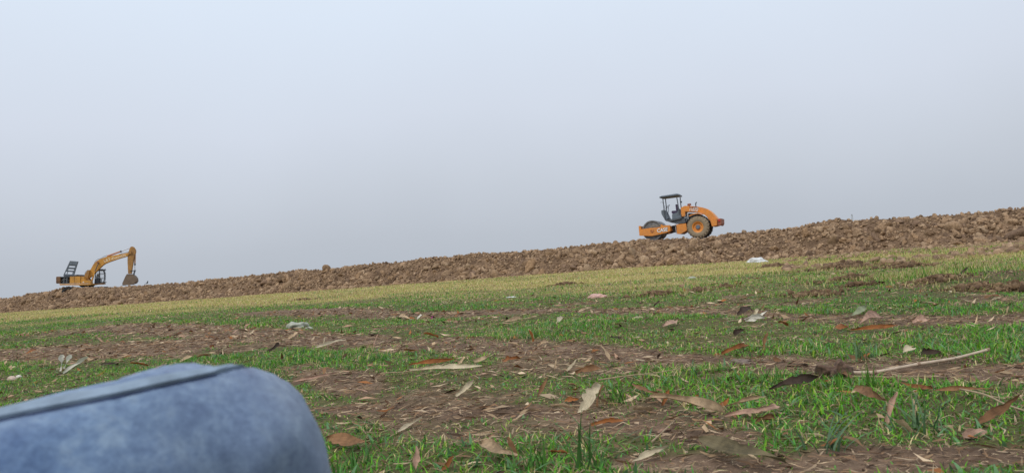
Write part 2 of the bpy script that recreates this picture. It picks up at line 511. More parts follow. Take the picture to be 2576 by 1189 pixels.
ii, jj = np.meshgrid(np.arange(nt_ - 1), np.arange(nu - 1), indexing='ij')
v0 = (ii * nu + jj).ravel(); v1 = v0 + 1; v2 = v0 + nu + 1; v3 = v0 + nu
tris = np.concatenate([np.stack([v0, v3, v2], 1), np.stack([v0, v2, v1], 1)])
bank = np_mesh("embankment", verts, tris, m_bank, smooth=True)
tag(bank, "long raised embankment of freshly dug brown clay lumps", "embankment", kind='structure')

# ---- clods
def clod_shape(sub, seed, cuts=9):
    r = random.Random(seed)
    bm = bmesh.new(); bmesh.ops.create_icosphere(bm, subdivisions=sub, radius=1.0)
    V = np.array([v.co[:] for v in bm.verts]); Fc = np.array([[v.index for v in f.verts] for f in bm.faces])
    bm.free()
    for _ in range(cuts):
        d = np.array([r.gauss(0, 1) for _ in range(3)]); d /= np.linalg.norm(d)
        lim = r.uniform(.32, .8)
        ex = V @ d - lim
        V = V - np.where(ex > 0, ex, 0)[:, None] * d
    V *= np.array([r.uniform(.9, 1.6), r.uniform(.8, 1.2), r.uniform(.6, 1.0)]) * 1.15
    V += np.array([[r.gauss(0, .035) for _ in range(3)] for _ in range(len(V))])
    return V, Fc
BIG = [clod_shape(3, 100 + i, 20) for i in range(10)]
MED = [clod_shape(2, 200 + i) for i in range(14)]
SML = [clod_shape(1, 300 + i, 3) for i in range(10)]
def rot_mats(k):
    q = rng.normal(size=(k, 4)); q /= np.linalg.norm(q, axis=1)[:, None]
    w, x, y, z = q.T
    return np.stack([np.stack([1 - 2 * (y * y + z * z), 2 * (x * y - z * w), 2 * (x * z + y * w)], -1),
                     np.stack([2 * (x * y + z * w), 1 - 2 * (x * x + z * z), 2 * (y * z - x * w)], -1),
                     np.stack([2 * (x * z - y * w), 2 * (y * z + x * w), 1 - 2 * (x * x + y * y)], -1)], 1)
CLAY = np.array([(.42, .28, .168), (.365, .236, .138), (.31, .20, .118), (.45, .308, .19), (.24, .155, .10), (.39, .257, .155)]) * np.array([.90, .92, .95])
def scatter(shapes, P, R, cols):
    Vs, Ts, Cs, base = [], [], [], 0
    pick = rng.integers(0, len(shapes), len(P)); RM = rot_mats(len(P))
    for s, (V, Fc) in enumerate(shapes):
        ix = np.nonzero(pick == s)[0]
        if not len(ix): continue
        W = np.einsum('kij,vj->kvi', RM[ix], V) * R[ix][:, None, None] + P[ix][:, None, :]
        T = Fc[None] + (np.arange(len(ix)) * len(V))[:, None, None] + base
        Vs.append(W.reshape(-1, 3)); Ts.append(T.reshape(-1, 3)); Cs.append(np.repeat(cols[ix], len(V), 0)); base += len(ix) * len(V)
    return np.vstack(Vs), np.vstack(Ts), np.vstack(Cs)
m_clod = tint_mat("clay_clods", .95, 0, .12, 9.0, .06)
T0 = t_of_px(-260)
def bank_samples(k, u0, u1, tmin=None):
    t = rng.uniform(tmin if tmin is not None else T0, TMAX - 6, k); u = rng.uniform(u0, u1, k)
    x, y, z = bank_pt(t, u)
    return t, u, np.stack([x, y, z], 1)
def clay_cols(k, u):
    c = CLAY[rng.integers(0, len(CLAY), k)] * rng.uniform(.7, 1.12, (k, 1))
    return c
# medium and small lumps: one mass
t, u, P = bank_samples(9500, -.1, 3.1); R = .10 + rng.pareto(2.4, len(P)) * .065; R = np.clip(R, .09, .34) * (.55 + .95 * fbm(t / 3.1, u / 1.3, 3, 401))
R = np.where(u > 2.4, np.minimum(R, .16), R)
kp = rng.random(len(P)) < sstep(.28, .55, fbm(t / 1.9, u / .9, 3, 411)); P, R, u, t = P[kp], R[kp], u[kp], t[kp]
P[:, 2] += R * .05
V1, T1, C1 = scatter(MED, P, R, clay_cols(len(P), u))
t, u, P = bank_samples(13000, -.9, 3.2); R = rng.uniform(.035, .10, len(P)); keep = rng.random(len(P)) < np.clip(.3 + (u + .9), 0, 1)
P, R, u = P[keep], R[keep], u[keep]; P[:, 2] += R * .2
V2, T2, C2 = scatter(SML, P, R, clay_cols(len(P), u))
rub = np_mesh("rubble", np.vstack([V1, V2]), np.vstack([T1, T2 + len(V1)]), m_clod, np.vstack([C1, C2]), parent=bank)
tag(rub, kind='stuff')
# the 300 that show largest: one object each, sharing meshes
m_clod_big, n, l, b = newmat("clay_clod_big")
oi = n.new("ShaderNodeObjectInfo")
oc = obj_coord(n)
na_ = noise_node(n, l, 3.0, 6, .7, oc)
basec = ramp_node(n, l, oi.outputs['Random'], [(0, (.25, .165, .105)), (.35, (.35, .23, .135)), (.7, (.41, .272, .163)), (1, (.45, .308, .188))])
mul = ramp_node(n, l, na_.outputs[0], [(.3, (.6, .58, .56)), (.7, (1.25, 1.22, 1.2))])
l.new(mixrgb(n, l, 1.0, basec.outputs[0], mul.outputs[0], 'MULTIPLY'), b.inputs['Base Color'])
b.inputs['Roughness'].default_value = .95; b.inputs['Specular IOR Level'].default_value = .12
bump(n, l, b, na_.outputs[0], .9, .15)
big_me = []
for V, Fc in BIG:
    me = bpy.data.meshes.new("clod"); me.from_pydata(V.tolist(), [], Fc.tolist()); me.materials.append(m_clod_big); big_me.append(me)
def add_clod(p, r, parent):
    o = bpy.data.objects.new("clod", random.choice(big_me))
    o.location = p; o.scale = (r * random.uniform(.85, 1.2), r * random.uniform(.85, 1.2), r)
    o.rotation_euler = [random.uniform(0, 6.28) for _ in range(3)]
    return link(o, parent)
tb0 = t_of_px(330)
w = rng.random(296) ** .75
t = tb0 + (TMAX - 7 - tb0) * w
u = rng.uniform(-.4, 2.75, 296)
x, y, z = bank_pt(t, u)
for k in range(296):
    r = min(.46, .20 + rng.pareto(3.0) * .09) * (1.0 if u[k] < 2.0 else .55)
    add_clod((x[k], y[k], z[k] + r * .02), r, bank)

# ================================================================== MACHINES
orange = painted("roller_orange_paint", (.70, .255, .038), (.30, .19, .11), .42, .5)
yellow = painted("excavator_yellow_paint", (.60, .29, .045), (.17, .10, .055), .55, .5, 1.6)
yellow_dirty = painted("excavator_dirty_yellow", (.42, .21, .05), (.10, .07, .05), .75, .6, 2.0)
darkgrey = plain("dark_grey_steel", (.075, .085, .10), .55, .0)
midgrey = plain("blue_grey_panel", (.12, .145, .175), .6)
black = plain("black_rubber_and_grease", (.02, .02, .022), .6)
chrome = plain("hydraulic_rod", (.62, .63, .66), .3, .6, .1)
steel = plain("drum_steel", (.17, .165, .165), .5, .3, .35, 5)
rustred = plain("rust_red_metal", (.28, .10, .06), .7)
seatmat = plain("dark_purple_seat_vinyl", (.045, .028, .07), .5)
tyremat = painted("dusty_tyre_rubber", (.29, .225, .145), (.12, .10, .075), .45, .9, 5)
tyredark = painted("dark_tyre_rubber", (.075, .07, .065), (.13, .10, .07), .5, .9, 5)
white = plain("white_lettering_paint", (.8, .8, .8), .5, 0, .06)
ink = plain("dark_lettering_outline", (.06, .03, .02), .6)
mudmat = painted("muddy_bucket_steel", (.20, .145, .10), (.10, .07, .05), .7, .9, 3)
glass, n, l, b = newmat("cab_glass")
b.inputs['Base Color'].default_value = (.8, .86, .9, 1); b.inputs['Roughness'].default_value = .05
b.inputs['Alpha'].default_value = .18; b.inputs['IOR'].default_value = 1.3

# ---------------- road roller (local +x = towards its rear, +y = far side, z up)
SR, YAW_R = 257.0, math.radians(12.5)
TH = math.radians(5.5)
def R_(px, py, y=-1.05):
    dx = (px - 420) / SR - (y + 1.05) * math.sin(YAW_R) / math.cos(YAW_R); dz = -(py - 865) / 257.0
    return (dx * math.cos(TH) + dz * math.sin(TH), -dx * math.sin(TH) + dz * math.cos(TH) + .75)
def RP(pts, y=-1.05): return [R_(a, c, y) for a, c in pts]
def R3(px, py, y): x, z = R_(px, py, y); return (x, y, z)
drum_px = ((2520 + 420 / 4.757) / 1.5907, (740 + 865 / 4.757) / 1.5907)
Pn = at_depth(*drum_px, 57.4)
azr = math.atan2(Pn.x, Pn.y)
rotR = Matrix.Rotation(-(azr + YAW_R), 4, 'Z') @ Matrix.Rotation(-(TH - ROLL), 4, 'Y')
orgR = Pn - (rotR @ Vector((0, -1.05, .75)))
roller = empty("road_roller", Matrix.Translation(orgR) @ rotR)
tag(roller, "orange road roller with open canopy and steel drum on top of the embankment", "road roller")
# drum
drum = MB().lathe(0, .75, [(0, -.93), (.62, -.93), (.66, -1.0), (.75, -1.0), (.75, 1.0), (.66, 1.0), (.62, .93), (0, .93)], 56).build("drum", steel, roller, smooth=True)
MB().lathe(0, .75, [(0, -1.02), (.2, -1.02), (.24, -.93), (0, -.93)], 24).build("drum_hub", darkgrey, drum)
frame_poly = [(165, 775), (205, 775), (212, 838), (385, 818), (590, 800), (588, 758), (622, 753), (628, 774), (765, 768), (776, 880), (700, 912), (430, 972), (180, 962)]
MB().prism(RP(frame_poly), -1.16, -1.045).build("side_frame", orange, roller, .012)
MB().prism(RP(frame_poly), 1.045, 1.16).build("side_frame", orange, roller, .012)
MB().prism(RP([(166, 778), (200, 778), (208, 955), (183, 957)]), -1.04, 1.04).build("front_beam", orange, roller, .012)
MB().prism(RP([(636, 800), (764, 772), (774, 878), (650, 900)]), -1.04, 1.04).build("rear_beam", orange, roller, .012)
MB().tube([R3(405, 835, -1.1), R3(405, 790, -1.1), R3(430, 780, -1.1), R3(590, 762, -1.1)], .016).build("hand_rail", plain("dusty_rail", (.3, .24, .14), .6), roller)
MB().tube([R3(400, 850, -1.19), R3(395, 880, -1.19), R3(418, 905, -1.19), R3(442, 880, -1.19), R3(436, 850, -1.19)], .025).build("lifting_shackle", rustred, roller)
lo_ = text_mesh("lettering_outline", "CASE", .37, ink, roller, R3(614, 864, -1.163), math.radians(2), .12, .022, .003)
lt_ = text_mesh("lettering", "CASE", .37, white, roller, R3(612, 862, -1.170), math.radians(2), .12, .008, .004)
lo_.scale.x = lt_.scale.x = .92
# joint
MB().prism(RP([(775, 800), (885, 770), (885, 900), (790, 905)], -.3), -.35, .35).build("articulation_joint", black, roller)
for y_ in (-.62, .5):
    MB().tube([R3(765, 790, y_), R3(885, 748, y_)], .035).build("steering_cylinder", chrome, roller)
MB().tube([R3(870, 800, -.7), R3(885, 930, -.7)], .03).build("locking_bar", chrome, roller)
MB().prism(RP([(885, 757), (1068, 738), (1085, 870), (965, 940), (897, 935)], -.75), -.78, .78).build("rear_chassis", orange, roller, .015)
# platform and operator's place
MB().prism(RP([(655, 655), (740, 662), (805, 652), (990, 618), (990, 645), (800, 692), (692, 692)], -.8), -.82, .82).build("platform", darkgrey, roller, .01)
MB().prism(RP([(715, 694), (990, 648), (1055, 640), (1060, 728), (900, 745), (800, 722)], -.7), -.7, .7).build("belly_box", darkgrey, roller, .01)
MB().prism(RP([(600, 482), (640, 470), (660, 472), (738, 645), (665, 655), (602, 545)], -.5), -.5, .5).build("control_console", midgrey, roller, .01)
MB().prism(RP([(805, 560), (905, 520), (930, 450), (950, 470), (978, 560), (976, 632), (806, 650)], -.55), -.55, .55).build("seat_base", midgrey, roller, .01)
seat = MB().prism(RP([(795, 500), (815, 488), (880, 488), (905, 500), (905, 540), (805, 545)], -.28), -.28, .28).build("seat", seatmat, roller, .02)
MB().prism(RP([(872, 372), (885, 365), (905, 368), (918, 500), (885, 505)], -.26), -.26, .26).build("backrest", seatmat, roller, .02)
MB().tube([R3(720, 600, 0), R3(745, 470, 0), R3(738, 400, 0)], .02).build("steering_column", darkgrey, roller)
wx_, wz_ = R_(735, 400, 0)
ring = [(wx_ + .2 * math.cos(a) * .55, .2 * math.sin(a), wz_ + .2 * math.cos(a) * .5) for a in np.linspace(0, 2 * math.pi, 17)]
MB().tube(ring, .016, 6).build("steering_wheel", black, roller)
MB().tube([R3(690, 470, -.45), R3(668, 420, -.45), R3(672, 385, -.45)], .014).build("lever", darkgrey, roller)
for y_ in (-.62, .62):
    s_ = 0 if y_ < 0 else 55
    MB().tube([R3(632, 248, -.62) if y_ < 0 else R3(688, 248, .62), R3(655, 470, -.62) if y_ < 0 else R3(712, 480, .62), R3(672, 660, -.62) if y_ < 0 else R3(735, 655, .62)], .036).build("canopy_post", darkgrey, roller)
    MB().tube([R3(897, 232, -.62) if y_ < 0 else R3(972, 222, .62), R3(937, 480, -.62) if y_ < 0 else R3(992, 435, .62), R3(945, 560, -.62) if y_ < 0 else R3(1005, 545, .62)], .036).build("canopy_post", darkgrey, roller)
x0, z0 = R_(568, 240, -.75); x1, z1 = R_(930, 218, -.75)
def can(x, y, z): return (x, y, z)
zb, zt = (z0 + z1) / 2, (z0 + z1) / 2
MB().quadbox([(x0, -.78, zb), (x1, -.78, zb), (x1, .78, zb), (x0, .78, zb), (x0, -.8, zb + .09), (x1, -.8, zb + .10), (x1, .8, zb + .10), (x0, .8, zb + .09)]).build("canopy_rim", darkgrey, roller, .015)
MB().quadbox([(x0 + .03, -.76, zb + .092), (x1 - .03, -.76, zb + .102), (x1 - .03, .76, zb + .102), (x0 + .03, .76, zb + .092),
              (x0 + .12, -.6, zb + .16), (x1 - .10, -.6, zb + .19), (x1 - .10, .6, zb + .19), (x0 + .12, .6, zb + .16)]).build("canopy_roof", midgrey, roller, .01)
MB().tube([R3(640, 350, -.66), R3(620, 325, -.75), R3(583, 332, -.8)], .013).build("mirror_arm", darkgrey, roller)
MB().box(R_(990, 300, .62)[0], R_(990, 300, .62)[0] + .06, .5, .66, R_(990, 330, .62)[1], R_(990, 298, .62)[1]).build("work_lamp", darkgrey, roller)
# hood
hood = [(972, 440), (1000, 425), (1045, 405), (1130, 410), (1220, 420), (1300, 430), (1380, 445), (1440, 468), (1500, 505), (1545, 545), (1590, 595), (1645, 665), (1648, 785),
        (1545, 805), (1518, 700), (1480, 660), (1455, 618), (1415, 585), (1370, 562), (1300, 540), (1210, 525), (1050, 515), (1056, 600), (990, 612), (976, 545)]
MB().prism(RP(hood, -.62), -.62, -.56).build("hood_side", orange, roller, .015)
MB().prism(RP(hood, -.62), .56, .62).build("hood_side", orange, roller, .015)
top = RP([(1045, 407), (1130, 412), (1220, 422), (1300, 432), (1380, 447), (1440, 470), (1500, 507), (1545, 547), (1590, 597), (1643, 667)], -.62)
bot = [(x - .02, z - .07) for x, z in top]
MB().prism(top + bot[::-1], -.558, .558).build("hood_top", orange, roller)
MB().prism(RP([(1000, 430), (1046, 410), (1056, 600), (992, 610)], -.6), -.558, .558).build("bulkhead", orange, roller)
MB().prism(RP([(1120, 545), (1300, 555), (1420, 620), (1470, 690), (1470, 760), (1070, 760), (1060, 700)], -.4), -.42, .42).build("engine", black, roller)
MB().prism(RP([(1120, 598), (1160, 575), (1220, 557), (1280, 550), (1365, 570), (1362, 584), (1280, 566), (1220, 575), (1165, 594), (1128, 612)], -1.0), -1.05, -.63).build("fender", orange, roller)
MB().prism(RP([(1520, 680), (1605, 655), (1635, 660), (1640, 785), (1548, 808)], -.8), -.86, .86).build("rear_counterweight", orange, roller, .02)
MB().tube([R3(1060, 570, -.68), R3(1085, 700, -.68)], .03).build("ladder_rail", midgrey, roller)
MB().tube([R3(1100, 535, -.66), R3(1108, 660, -.66)], .035).build("strut", chrome, roller)
MB().prism(RP([(1652, 690), (1690, 655), (1722, 660), (1724, 752), (1700, 792), (1650, 782)], -.7), -.75, .75).build("rear_guard", rustred, roller, .02)
MB().box(R_(1655, 700, -.7)[0] + .02, R_(1700, 700, -.7)[0], -.80, -.752, R_(1680, 715, -.7)[1], R_(1680, 670, -.7)[1]).build("tail_lamp", plain("red_lamp", (.4, .04, .03), .3), roller)
c_ = R3(1140, 412, -.2)
MB().tube([c_, (c_[0], c_[1], c_[2] + .06)], .05, 12).build("air_cleaner_stem", darkgrey, roller)
cx_, cy_, cz_ = c_
pre = MB()
pre.tube([(cx_, cy_, cz_ + .055), (cx_, cy_, cz_ + .085), (cx_, cy_, cz_ + .16), (cx_, cy_, cz_ + .20)], .14, 18).build("air_cleaner_cap", rustred, roller, .02)
MB().tube([R3(1262, 425, -.2), R3(1256, 372, -.2), R3(1262, 350, -.2), R3(1278, 335, -.2)], .04, 10).build("exhaust_pipe", darkgrey, roller)
MB().tube([R3(1130, 432, -.66), R3(1280, 436, -.66)], .022).build("hood_handle", rustred, roller)
lo_ = text_mesh("lettering_outline", "1107D", .36, ink, roller, R3(1212, 484, -.627), math.radians(-9), .2, .016, .003)
lt_ = text_mesh("lettering", "1107D", .36, white, roller, R3(1210, 482, -.634), math.radians(-9), .2, .004, .004)
lo_.scale.x = lt_.scale.x = .66
# tyres
twx, twz = R_(1278, 812)
def roller_wheel(y0, y1, mat):
    ym = (y0 + y1) / 2; s = 1 if y1 > y0 else -1
    RT = .80
    prof = [(.40, y0 + s * .04), (.46, y0), (.64, y0 - s * .02), (.74, y0 + s * .03), (RT - .02, y0 + s * .10), (RT, ym), (RT - .02, y1 - s * .10), (.74, y1 - s * .03), (.62, y1 + s * .02), (.46, y1), (.40, y1 - s * .04)]
    w_ = empty("wheel", Matrix.Identity(4)); w_.parent = roller; w_.matrix_parent_inverse = Matrix.Identity(4)
    w_.location = (twx, 0, twz)
    m_ = MB(); m_.lathe(0, 0, prof, 48)
    ty = m_.build("tyre", mat, w_, smooth=True)
    lug = MB()
    for k in range(22):
        for half in (0, 1):
            a0 = 2 * math.pi * (k + .5 * half) / 22; da = .075
            ya, yb = (y0 - s * .015, ym + s * .04) if half == 0 else (ym - s * .04, y1 + s * .015)
            pts = []
            for rr in (RT - .06, RT + .035):
                for a_, yy in ((a0, ya), (a0 + da, ya), (a0 + da + .16, yb), (a0 + .16, yb)):
                    r2 = rr - (.05 if yy in (y0 - s * .015, y1 + s * .015) else 0)
                    pts.append((r2 * math.cos(a_), yy, r2 * math.sin(a_)))
            lug.quadbox(pts)
    tread = lug.build("tread", mat, w_); tag(tread, kind='stuff')
    rim = MB(); rim.lathe(0, 0, [(0, y0 + s * .16), (.2, y0 + s * .16), (.30, y0 + s * .15), (.34, y0 + s * .05), (.41, y0 + s * .02), (.42, y0 + s * .06), (.36, y0 + s * .2), (0, y0 + s * .2)], 36)
    rim.build("rim", orange, w_, smooth=True)
    hub = MB(); hub.lathe(0, 0, [(0, y0 + s * .04), (.13, y0 + s * .04), (.16, y0 + s * .08), (.17, y0 + s * .17), (0, y0 + s * .17)], 24)
    hub.build("hub", midgrey, w_)
roller_wheel(-1.05, -.55, tyremat)
roller_wheel(1.05, .55, tyredark)
MB().tube([(twx, -.6, twz), (twx, .6, twz)], .12, 12).build("axle", black, roller)

# ---------------- excavator (local +x = boom side, +y = far side)
ED = 86.5
SE, YAW_E = 4.574 * 3094 / ED, math.radians(15)
THE = math.radians(2.0)
def E_(px, py, y=0.0):
    dx = (px - 770) / (SE * 1.135 * math.cos(YAW_E)) - y * math.tan(YAW_E); dz = -(py - 940) / SE
    return (dx * math.cos(THE) + dz * math.sin(THE), -dx * math.sin(THE) + dz * math.cos(THE) + 1.0)
def EP(pts, y=0.0): return [E_(a, c, y) for a, c in pts]
def E3(px, py, y): x, z = E_(px, py, y); return (x, y, z)
Pe = at_depth((180 + 770 / 4.574) / 1.5907, (940 + 940 / 4.574) / 1.5907, ED)
aze = math.atan2(Pe.x, Pe.y)
rotE = Matrix.Rotation(-(aze + YAW_E), 4, 'Z') @ Matrix.Rotation(-(THE - ROLL), 4, 'Y')
orgE = Pe - (rotE @ Vector((0, 0, 1.0)))
exc = empty("excavator", Matrix.Translation(orgE) @ rotE)
tag(exc, "weathered yellow tracked excavator with raised engine hood and hanging bucket", "excavator")
NS = -1.3
# tracks
def track(y0, y1):
    L2, rr, zc = 1.75, .42, .47
    pts = []
    for a in np.linspace(math.pi / 2, 3 * math.pi / 2, 9): pts.append((-L2 + rr * math.cos(a), zc + rr * math.sin(a)))
    for a in np.linspace(-math.pi / 2, math.pi / 2, 9): pts.append((L2 + rr * math.cos(a), zc + rr * math.sin(a)))
    inner = [(x * .9, zc + (z - zc) * .72) for x, z in pts]
    b_ = MB(); k = len(pts)
    for yy in (0,): pass
    vo0 = [b_.bm.verts.new((x, y0, z)) for x, z in pts]; vo1 = [b_.bm.verts.new((x, y1, z)) for x, z in pts]
    vi0 = [b_.bm.verts.new((x, y0, z)) for x, z in inner]; vi1 = [b_.bm.verts.new((x, y1, z)) for x, z in inner]
    for i in range(k):
        j = (i + 1) % k
        for q in ((vo0[i], vo0[j], vo1[j], vo1[i]), (vi0[i], vi1[i], vi1[j], vi0[j]), (vo0[i], vi0[i], vi0[j], vo0[j]), (vo1[i], vo1[j], vi1[j], vi1[i])):
            b_.bm.faces.new(q)
    t_ = b_.build("track", black, exc)
    for px_ in np.linspace(-1.5, 1.5, 7):
        MB().lathe(px_, zc - .12, [(0, y0 + .08), (.17, y0 + .08), (.17, y1 - .08), (0, y1 - .08)], 16).build("roller_wheel", darkgrey, t_)
    sh = MB()
    for i in range(26):
        xx = -L2 + 2 * L2 * i / 25
        sh.box(xx - .055, xx + .055, y0 - .02, y1 + .02, zc + rr - .01, zc + rr + .035)
    s_ = sh.build("shoes", black, t_); tag(s_, kind='stuff')
    MB().box(-1.5, 1.5, y0 + .15, y1 - .15, zc - .18, zc + .2).build("track_frame", yellow_dirty, t_)
track(-1.42, -.82); track(.82, 1.42)
MB().prism(EP([(650, 916), (890, 916), (850, 950), (690, 950)]), -.65, .65).build("turntable", black, exc)
MB().box(-.8, .8, -.85, .85, .5, .9).build("undercarriage_frame", black, exc)
# upper deck
MB().prism(EP([(277, 890), (760, 889), (840, 884), (840, 912), (730, 918), (280, 915)], NS), NS, 1.3).build("deck", yellow, exc, .012)
MB().prism(EP([(212, 762), (290, 760), (291, 884), (214, 886)], NS), NS - .02, 1.3).build("counterweight", plain("rusty_counterweight", (.16, .085, .045), .8, 0, .5, 4), exc, .04)
MB().prism(EP([(292, 775), (452, 770), (452, 884), (292, 884)], NS), NS + .3, 1.2).build("engine_bay", black, exc)
for y_, x_ in ((NS + .22, 352), (NS + .18, 405)):
    MB().tube([E3(x_, 880, y_), E3(x_ + 5, 810, y_), E3(x_ + 2, 780, y_)], .12, 10).build("engine_part", darkgrey, exc)
MB().tube([E3(300, 850, NS + .2), E3(360, 795, NS + .12), E3(440, 840, NS + .2)], .04, 8).build("engine_hose", plain("grey_hose", (.2, .2, .2), .6), exc)
MB().prism(EP([(291, 762), (456, 757), (456, 770), (291, 775)], NS), NS, NS + .3).build("bay_lintel", darkgrey, exc)
MB().prism(EP([(457, 760), (538, 758), (538, 884), (457, 884)], NS), NS - .015, 1.2).build("side_door", yellow, exc, .015)
MB().prism(EP([(542, 757), (648, 756), (648, 884), (542, 884)], NS), NS - .015, 1.2).build("side_door", yellow, exc, .015)
MB().prism(EP([(652, 757), (700, 760), (728, 832), (728, 884), (652, 884)], NS), NS + .05, -.35).build("fuel_tank", yellow, exc, .02)
MB().prism(EP([(655, 838), (760, 830), (832, 832), (838, 884), (655, 884)], NS), NS - .03, -.5).build("tool_box", yellow, exc, .02)
MB().box(E_(690, 860, NS)[0], E_(716, 860, NS)[0], NS - .045, NS - .035, E_(690, 865, NS)[1], E_(690, 853, NS)[1]).build("decal", white, exc)
MB().prism(EP([(350, 748), (520, 732), (600, 724), (662, 726), (668, 752), (352, 757)], -.6), -.9, .9).build("hood_frame", darkgrey, exc, .02)
MB().tube([E3(575, 745, -.95), E3(590, 728, -.95), E3(615, 745, -.95)], .03).build("exhaust_stub", black, exc)
# raised hood: panel with real slots
BL, BR, TL, TR = (343, 738), (522, 746), (452, 480), (594, 488)
def hp(u_, v_):
    x = (BL[0] * (1 - u_) + BR[0] * u_) * (1 - v_) + (TL[0] * (1 - u_) + TR[0] * u_) * v_
    y = (BL[1] * (1 - u_) + BR[1] * u_) * (1 - v_) + (TL[1] * (1 - u_) + TR[1] * u_) * v_
    return (x, y)
hoodp = MB()
def cell(u0, u1, v0, v1):
    hoodp.prism(EP([hp(u0, v0), hp(u1, v0), hp(u1, v1), hp(u0, v1)], -.5), -.56, -.48)
cell(0, 1, 0, .10); cell(0, .06, .10, .26); cell(.24, .30, .10, .26); cell(.80, 1, .10, .26)
cell(0, 1, .26, .36); cell(0, .2, .36, .45); cell(.84, 1, .36, .45); cell(0, 1, .45, .575); cell(0, .16, .575, .67); cell(.84, 1, .575, .67); cell(0, 1, .67, 1)
ho = hoodp.build("raised_hood", midgrey, exc)
for v_ in (.31, .51, .76):
    MB().prism(EP([hp(.05, v_ - .012), hp(.95, v_ - .012), hp(.95, v_ + .012), hp(.05, v_ + .012)], -.5), -.6, -.56).build("hood_rib", darkgrey, ho)
rimp = [hp(0, 0), hp(1, 0), hp(1, 1), hp(0, 1), hp(0, 0)]
MB().tube([E3(*q, -.52) for q in rimp], .045, 8).build("hood_edge", darkgrey, ho)
MB().tube([E3(520, 745, -.5), E3(545, 690, -.5)], .02).build("hood_prop", darkgrey, ho)
# cab, far side
cab = empty("cab", Matrix.Identity(4)); cab.parent = exc
CY0, CY1 = .35, 1.3
MB().prism(EP([(905, 800), (990, 790), (1000, 858), (1095, 858), (1050, 880), (905, 888)], CY0), CY0, CY1).build("lower_panel", darkgrey, cab)
MB().prism(EP([(925, 640), (985, 622), (1045, 618), (1075, 640), (1060, 648), (930, 655)], CY0), CY0 - .03, CY1).build("roof", darkgrey, cab, .02)
for yy in (CY0, CY1):
    for pts in ([(985, 640), (995, 720), (1003, 870)], [(1062, 645), (1084, 700), (1088, 790), (1072, 868)], [(930, 650), (915, 760), (910, 880)]):
        MB().tube([E3(a - (0 if yy == CY0 else 0), c, yy) for a, c in pts], .05, 6).build("pillar", black, cab)
    for z_, xa, xb in ((705, 992, 1084), (790, 998, 1088)):
        MB().tube([E3(xa, z_, yy), E3(xb, z_, yy)], .026, 6).build("window_bar", black, cab)
for pts in ([(1078, 640), (1102, 700), (1108, 790), (1095, 860)],):
    for yy in (CY0 + .02, (CY0 + CY1) / 2, CY1 - .02):
        MB().tube([E3(a, c, yy) for a, c in pts], .022, 6).build("guard_bar", black, cab)
MB().prism(EP([(988, 650), (1060, 648), (1082, 705), (1086, 790), (1072, 856), (1002, 856)], CY0), CY0 + .03, CY0 + .04).build("side_glass", glass, cab)
MB().prism(EP([(940, 655), (980, 650), (995, 785), (925, 790)], CY0), CY0 + .03, CY0 + .04).build("rear_side_glass", glass, cab)
MB().prism(EP([(935, 760), (965, 700), (985, 705), (975, 800), (940, 810)], .8), .6, 1.0).build("operator_seat", black, cab)
MB().tube([E3(1080, 640, CY0), E3(1098, 612, CY0)], .03).build("cab_lamp", black, cab)
MB().prism(EP([(905, 884), (1090, 878), (1092, 898), (1060, 904), (905, 908)], .8), .35, 1.3).build("cab_base", yellow_dirty, exc, .01)
# boom
boom_poly = [(770, 775), (775, 740), (800, 690), (830, 640), (852, 598), (882, 538), (915, 498), (955, 466), (1000, 440), (1060, 415), (1130, 392), (1220, 375), (1320, 358), (1420, 340), (1500, 322), (1545, 308),
             (1550, 340), (1505, 382), (1420, 408), (1330, 436), (1240, 468), (1150, 500), (1090, 528), (1045, 560), (1010, 598), (975, 635), (935, 672), (890, 715), (850, 760), (805, 790), (780, 790)]
boom = MB().prism(EP(boom_poly), -.27, .27).build("boom", yellow, exc, .015)
text_mesh("lettering", "L&T-Komatsu", .42, plain("faded_cream_lettering", (.72, .6, .42), .6), boom, E3(1262, 416, -.277), math.radians(16), .1, .006, .004)
MB().prism(EP([(735, 800), (745, 720), (790, 640), (835, 640), (800, 790), (835, 828), (740, 828)]), -.5, -.30).build("boom_bracket", yellow_dirty, exc)
MB().prism(EP([(735, 800), (745, 720), (790, 640), (835, 640), (800, 790), (835, 828), (740, 828)]), .30, .5).build("boom_bracket", yellow_dirty, exc)
for y_ in (-.42, .42):
    cyl = MB().tube([E3(850, 855, y_), E3(903, 665, y_)], .085, 12).build("boom_cylinder", yellow, exc, smooth=True)
    MB().tube([E3(903, 665, y_), E3(968, 502, y_)], .045, 10).build("rod", darkgrey, cyl, smooth=True)
    MB().lathe(*E_(968, 500), [(0, y_ - .07), (.1, y_ - .07), (.1, y_ + .07), (0, y_ + .07)], 16).build("pin", rustred, cyl)
MB().lathe(*E_(1090, 452), [(0, -.285), (.06, -.285), (.06, -.27), (0, -.27)], 12).build("boom_boss", rustred, boom)
MB().lathe(*E_(1555, 316), [(0, -.36), (.17, -.36), (.17, .36), (0, .36)], 24).build("arm_pin", yellow_dirty, exc)
ac = MB().tube([E3(1120, 384, 0), E3(1375, 294, 0)], .095, 12).build("arm_cylinder", plain("faded_red_cylinder", (.42, .19, .12), .6), exc, smooth=True)
MB().tube([E3(1375, 294, 0), E3(1560, 222, 0)], .048, 10).build("rod", chrome, ac, smooth=True)
MB().tube([E3(1362, 298, 0), E3(1385, 290, 0)], .12, 12).build("gland", darkgrey, ac)
arm_poly = [(1548, 222), (1565, 205), (1595, 203), (1622, 218), (1650, 262), (1655, 310), (1640, 352), (1622, 430), (1606, 540), (1592, 640), (1586, 704), (1526, 706), (1518, 600), (1508, 480), (1508, 380), (1520, 310), (1535, 262)]
MB().prism(EP(arm_poly), -.2, .2).build("arm", yellow_dirty, exc, .015)
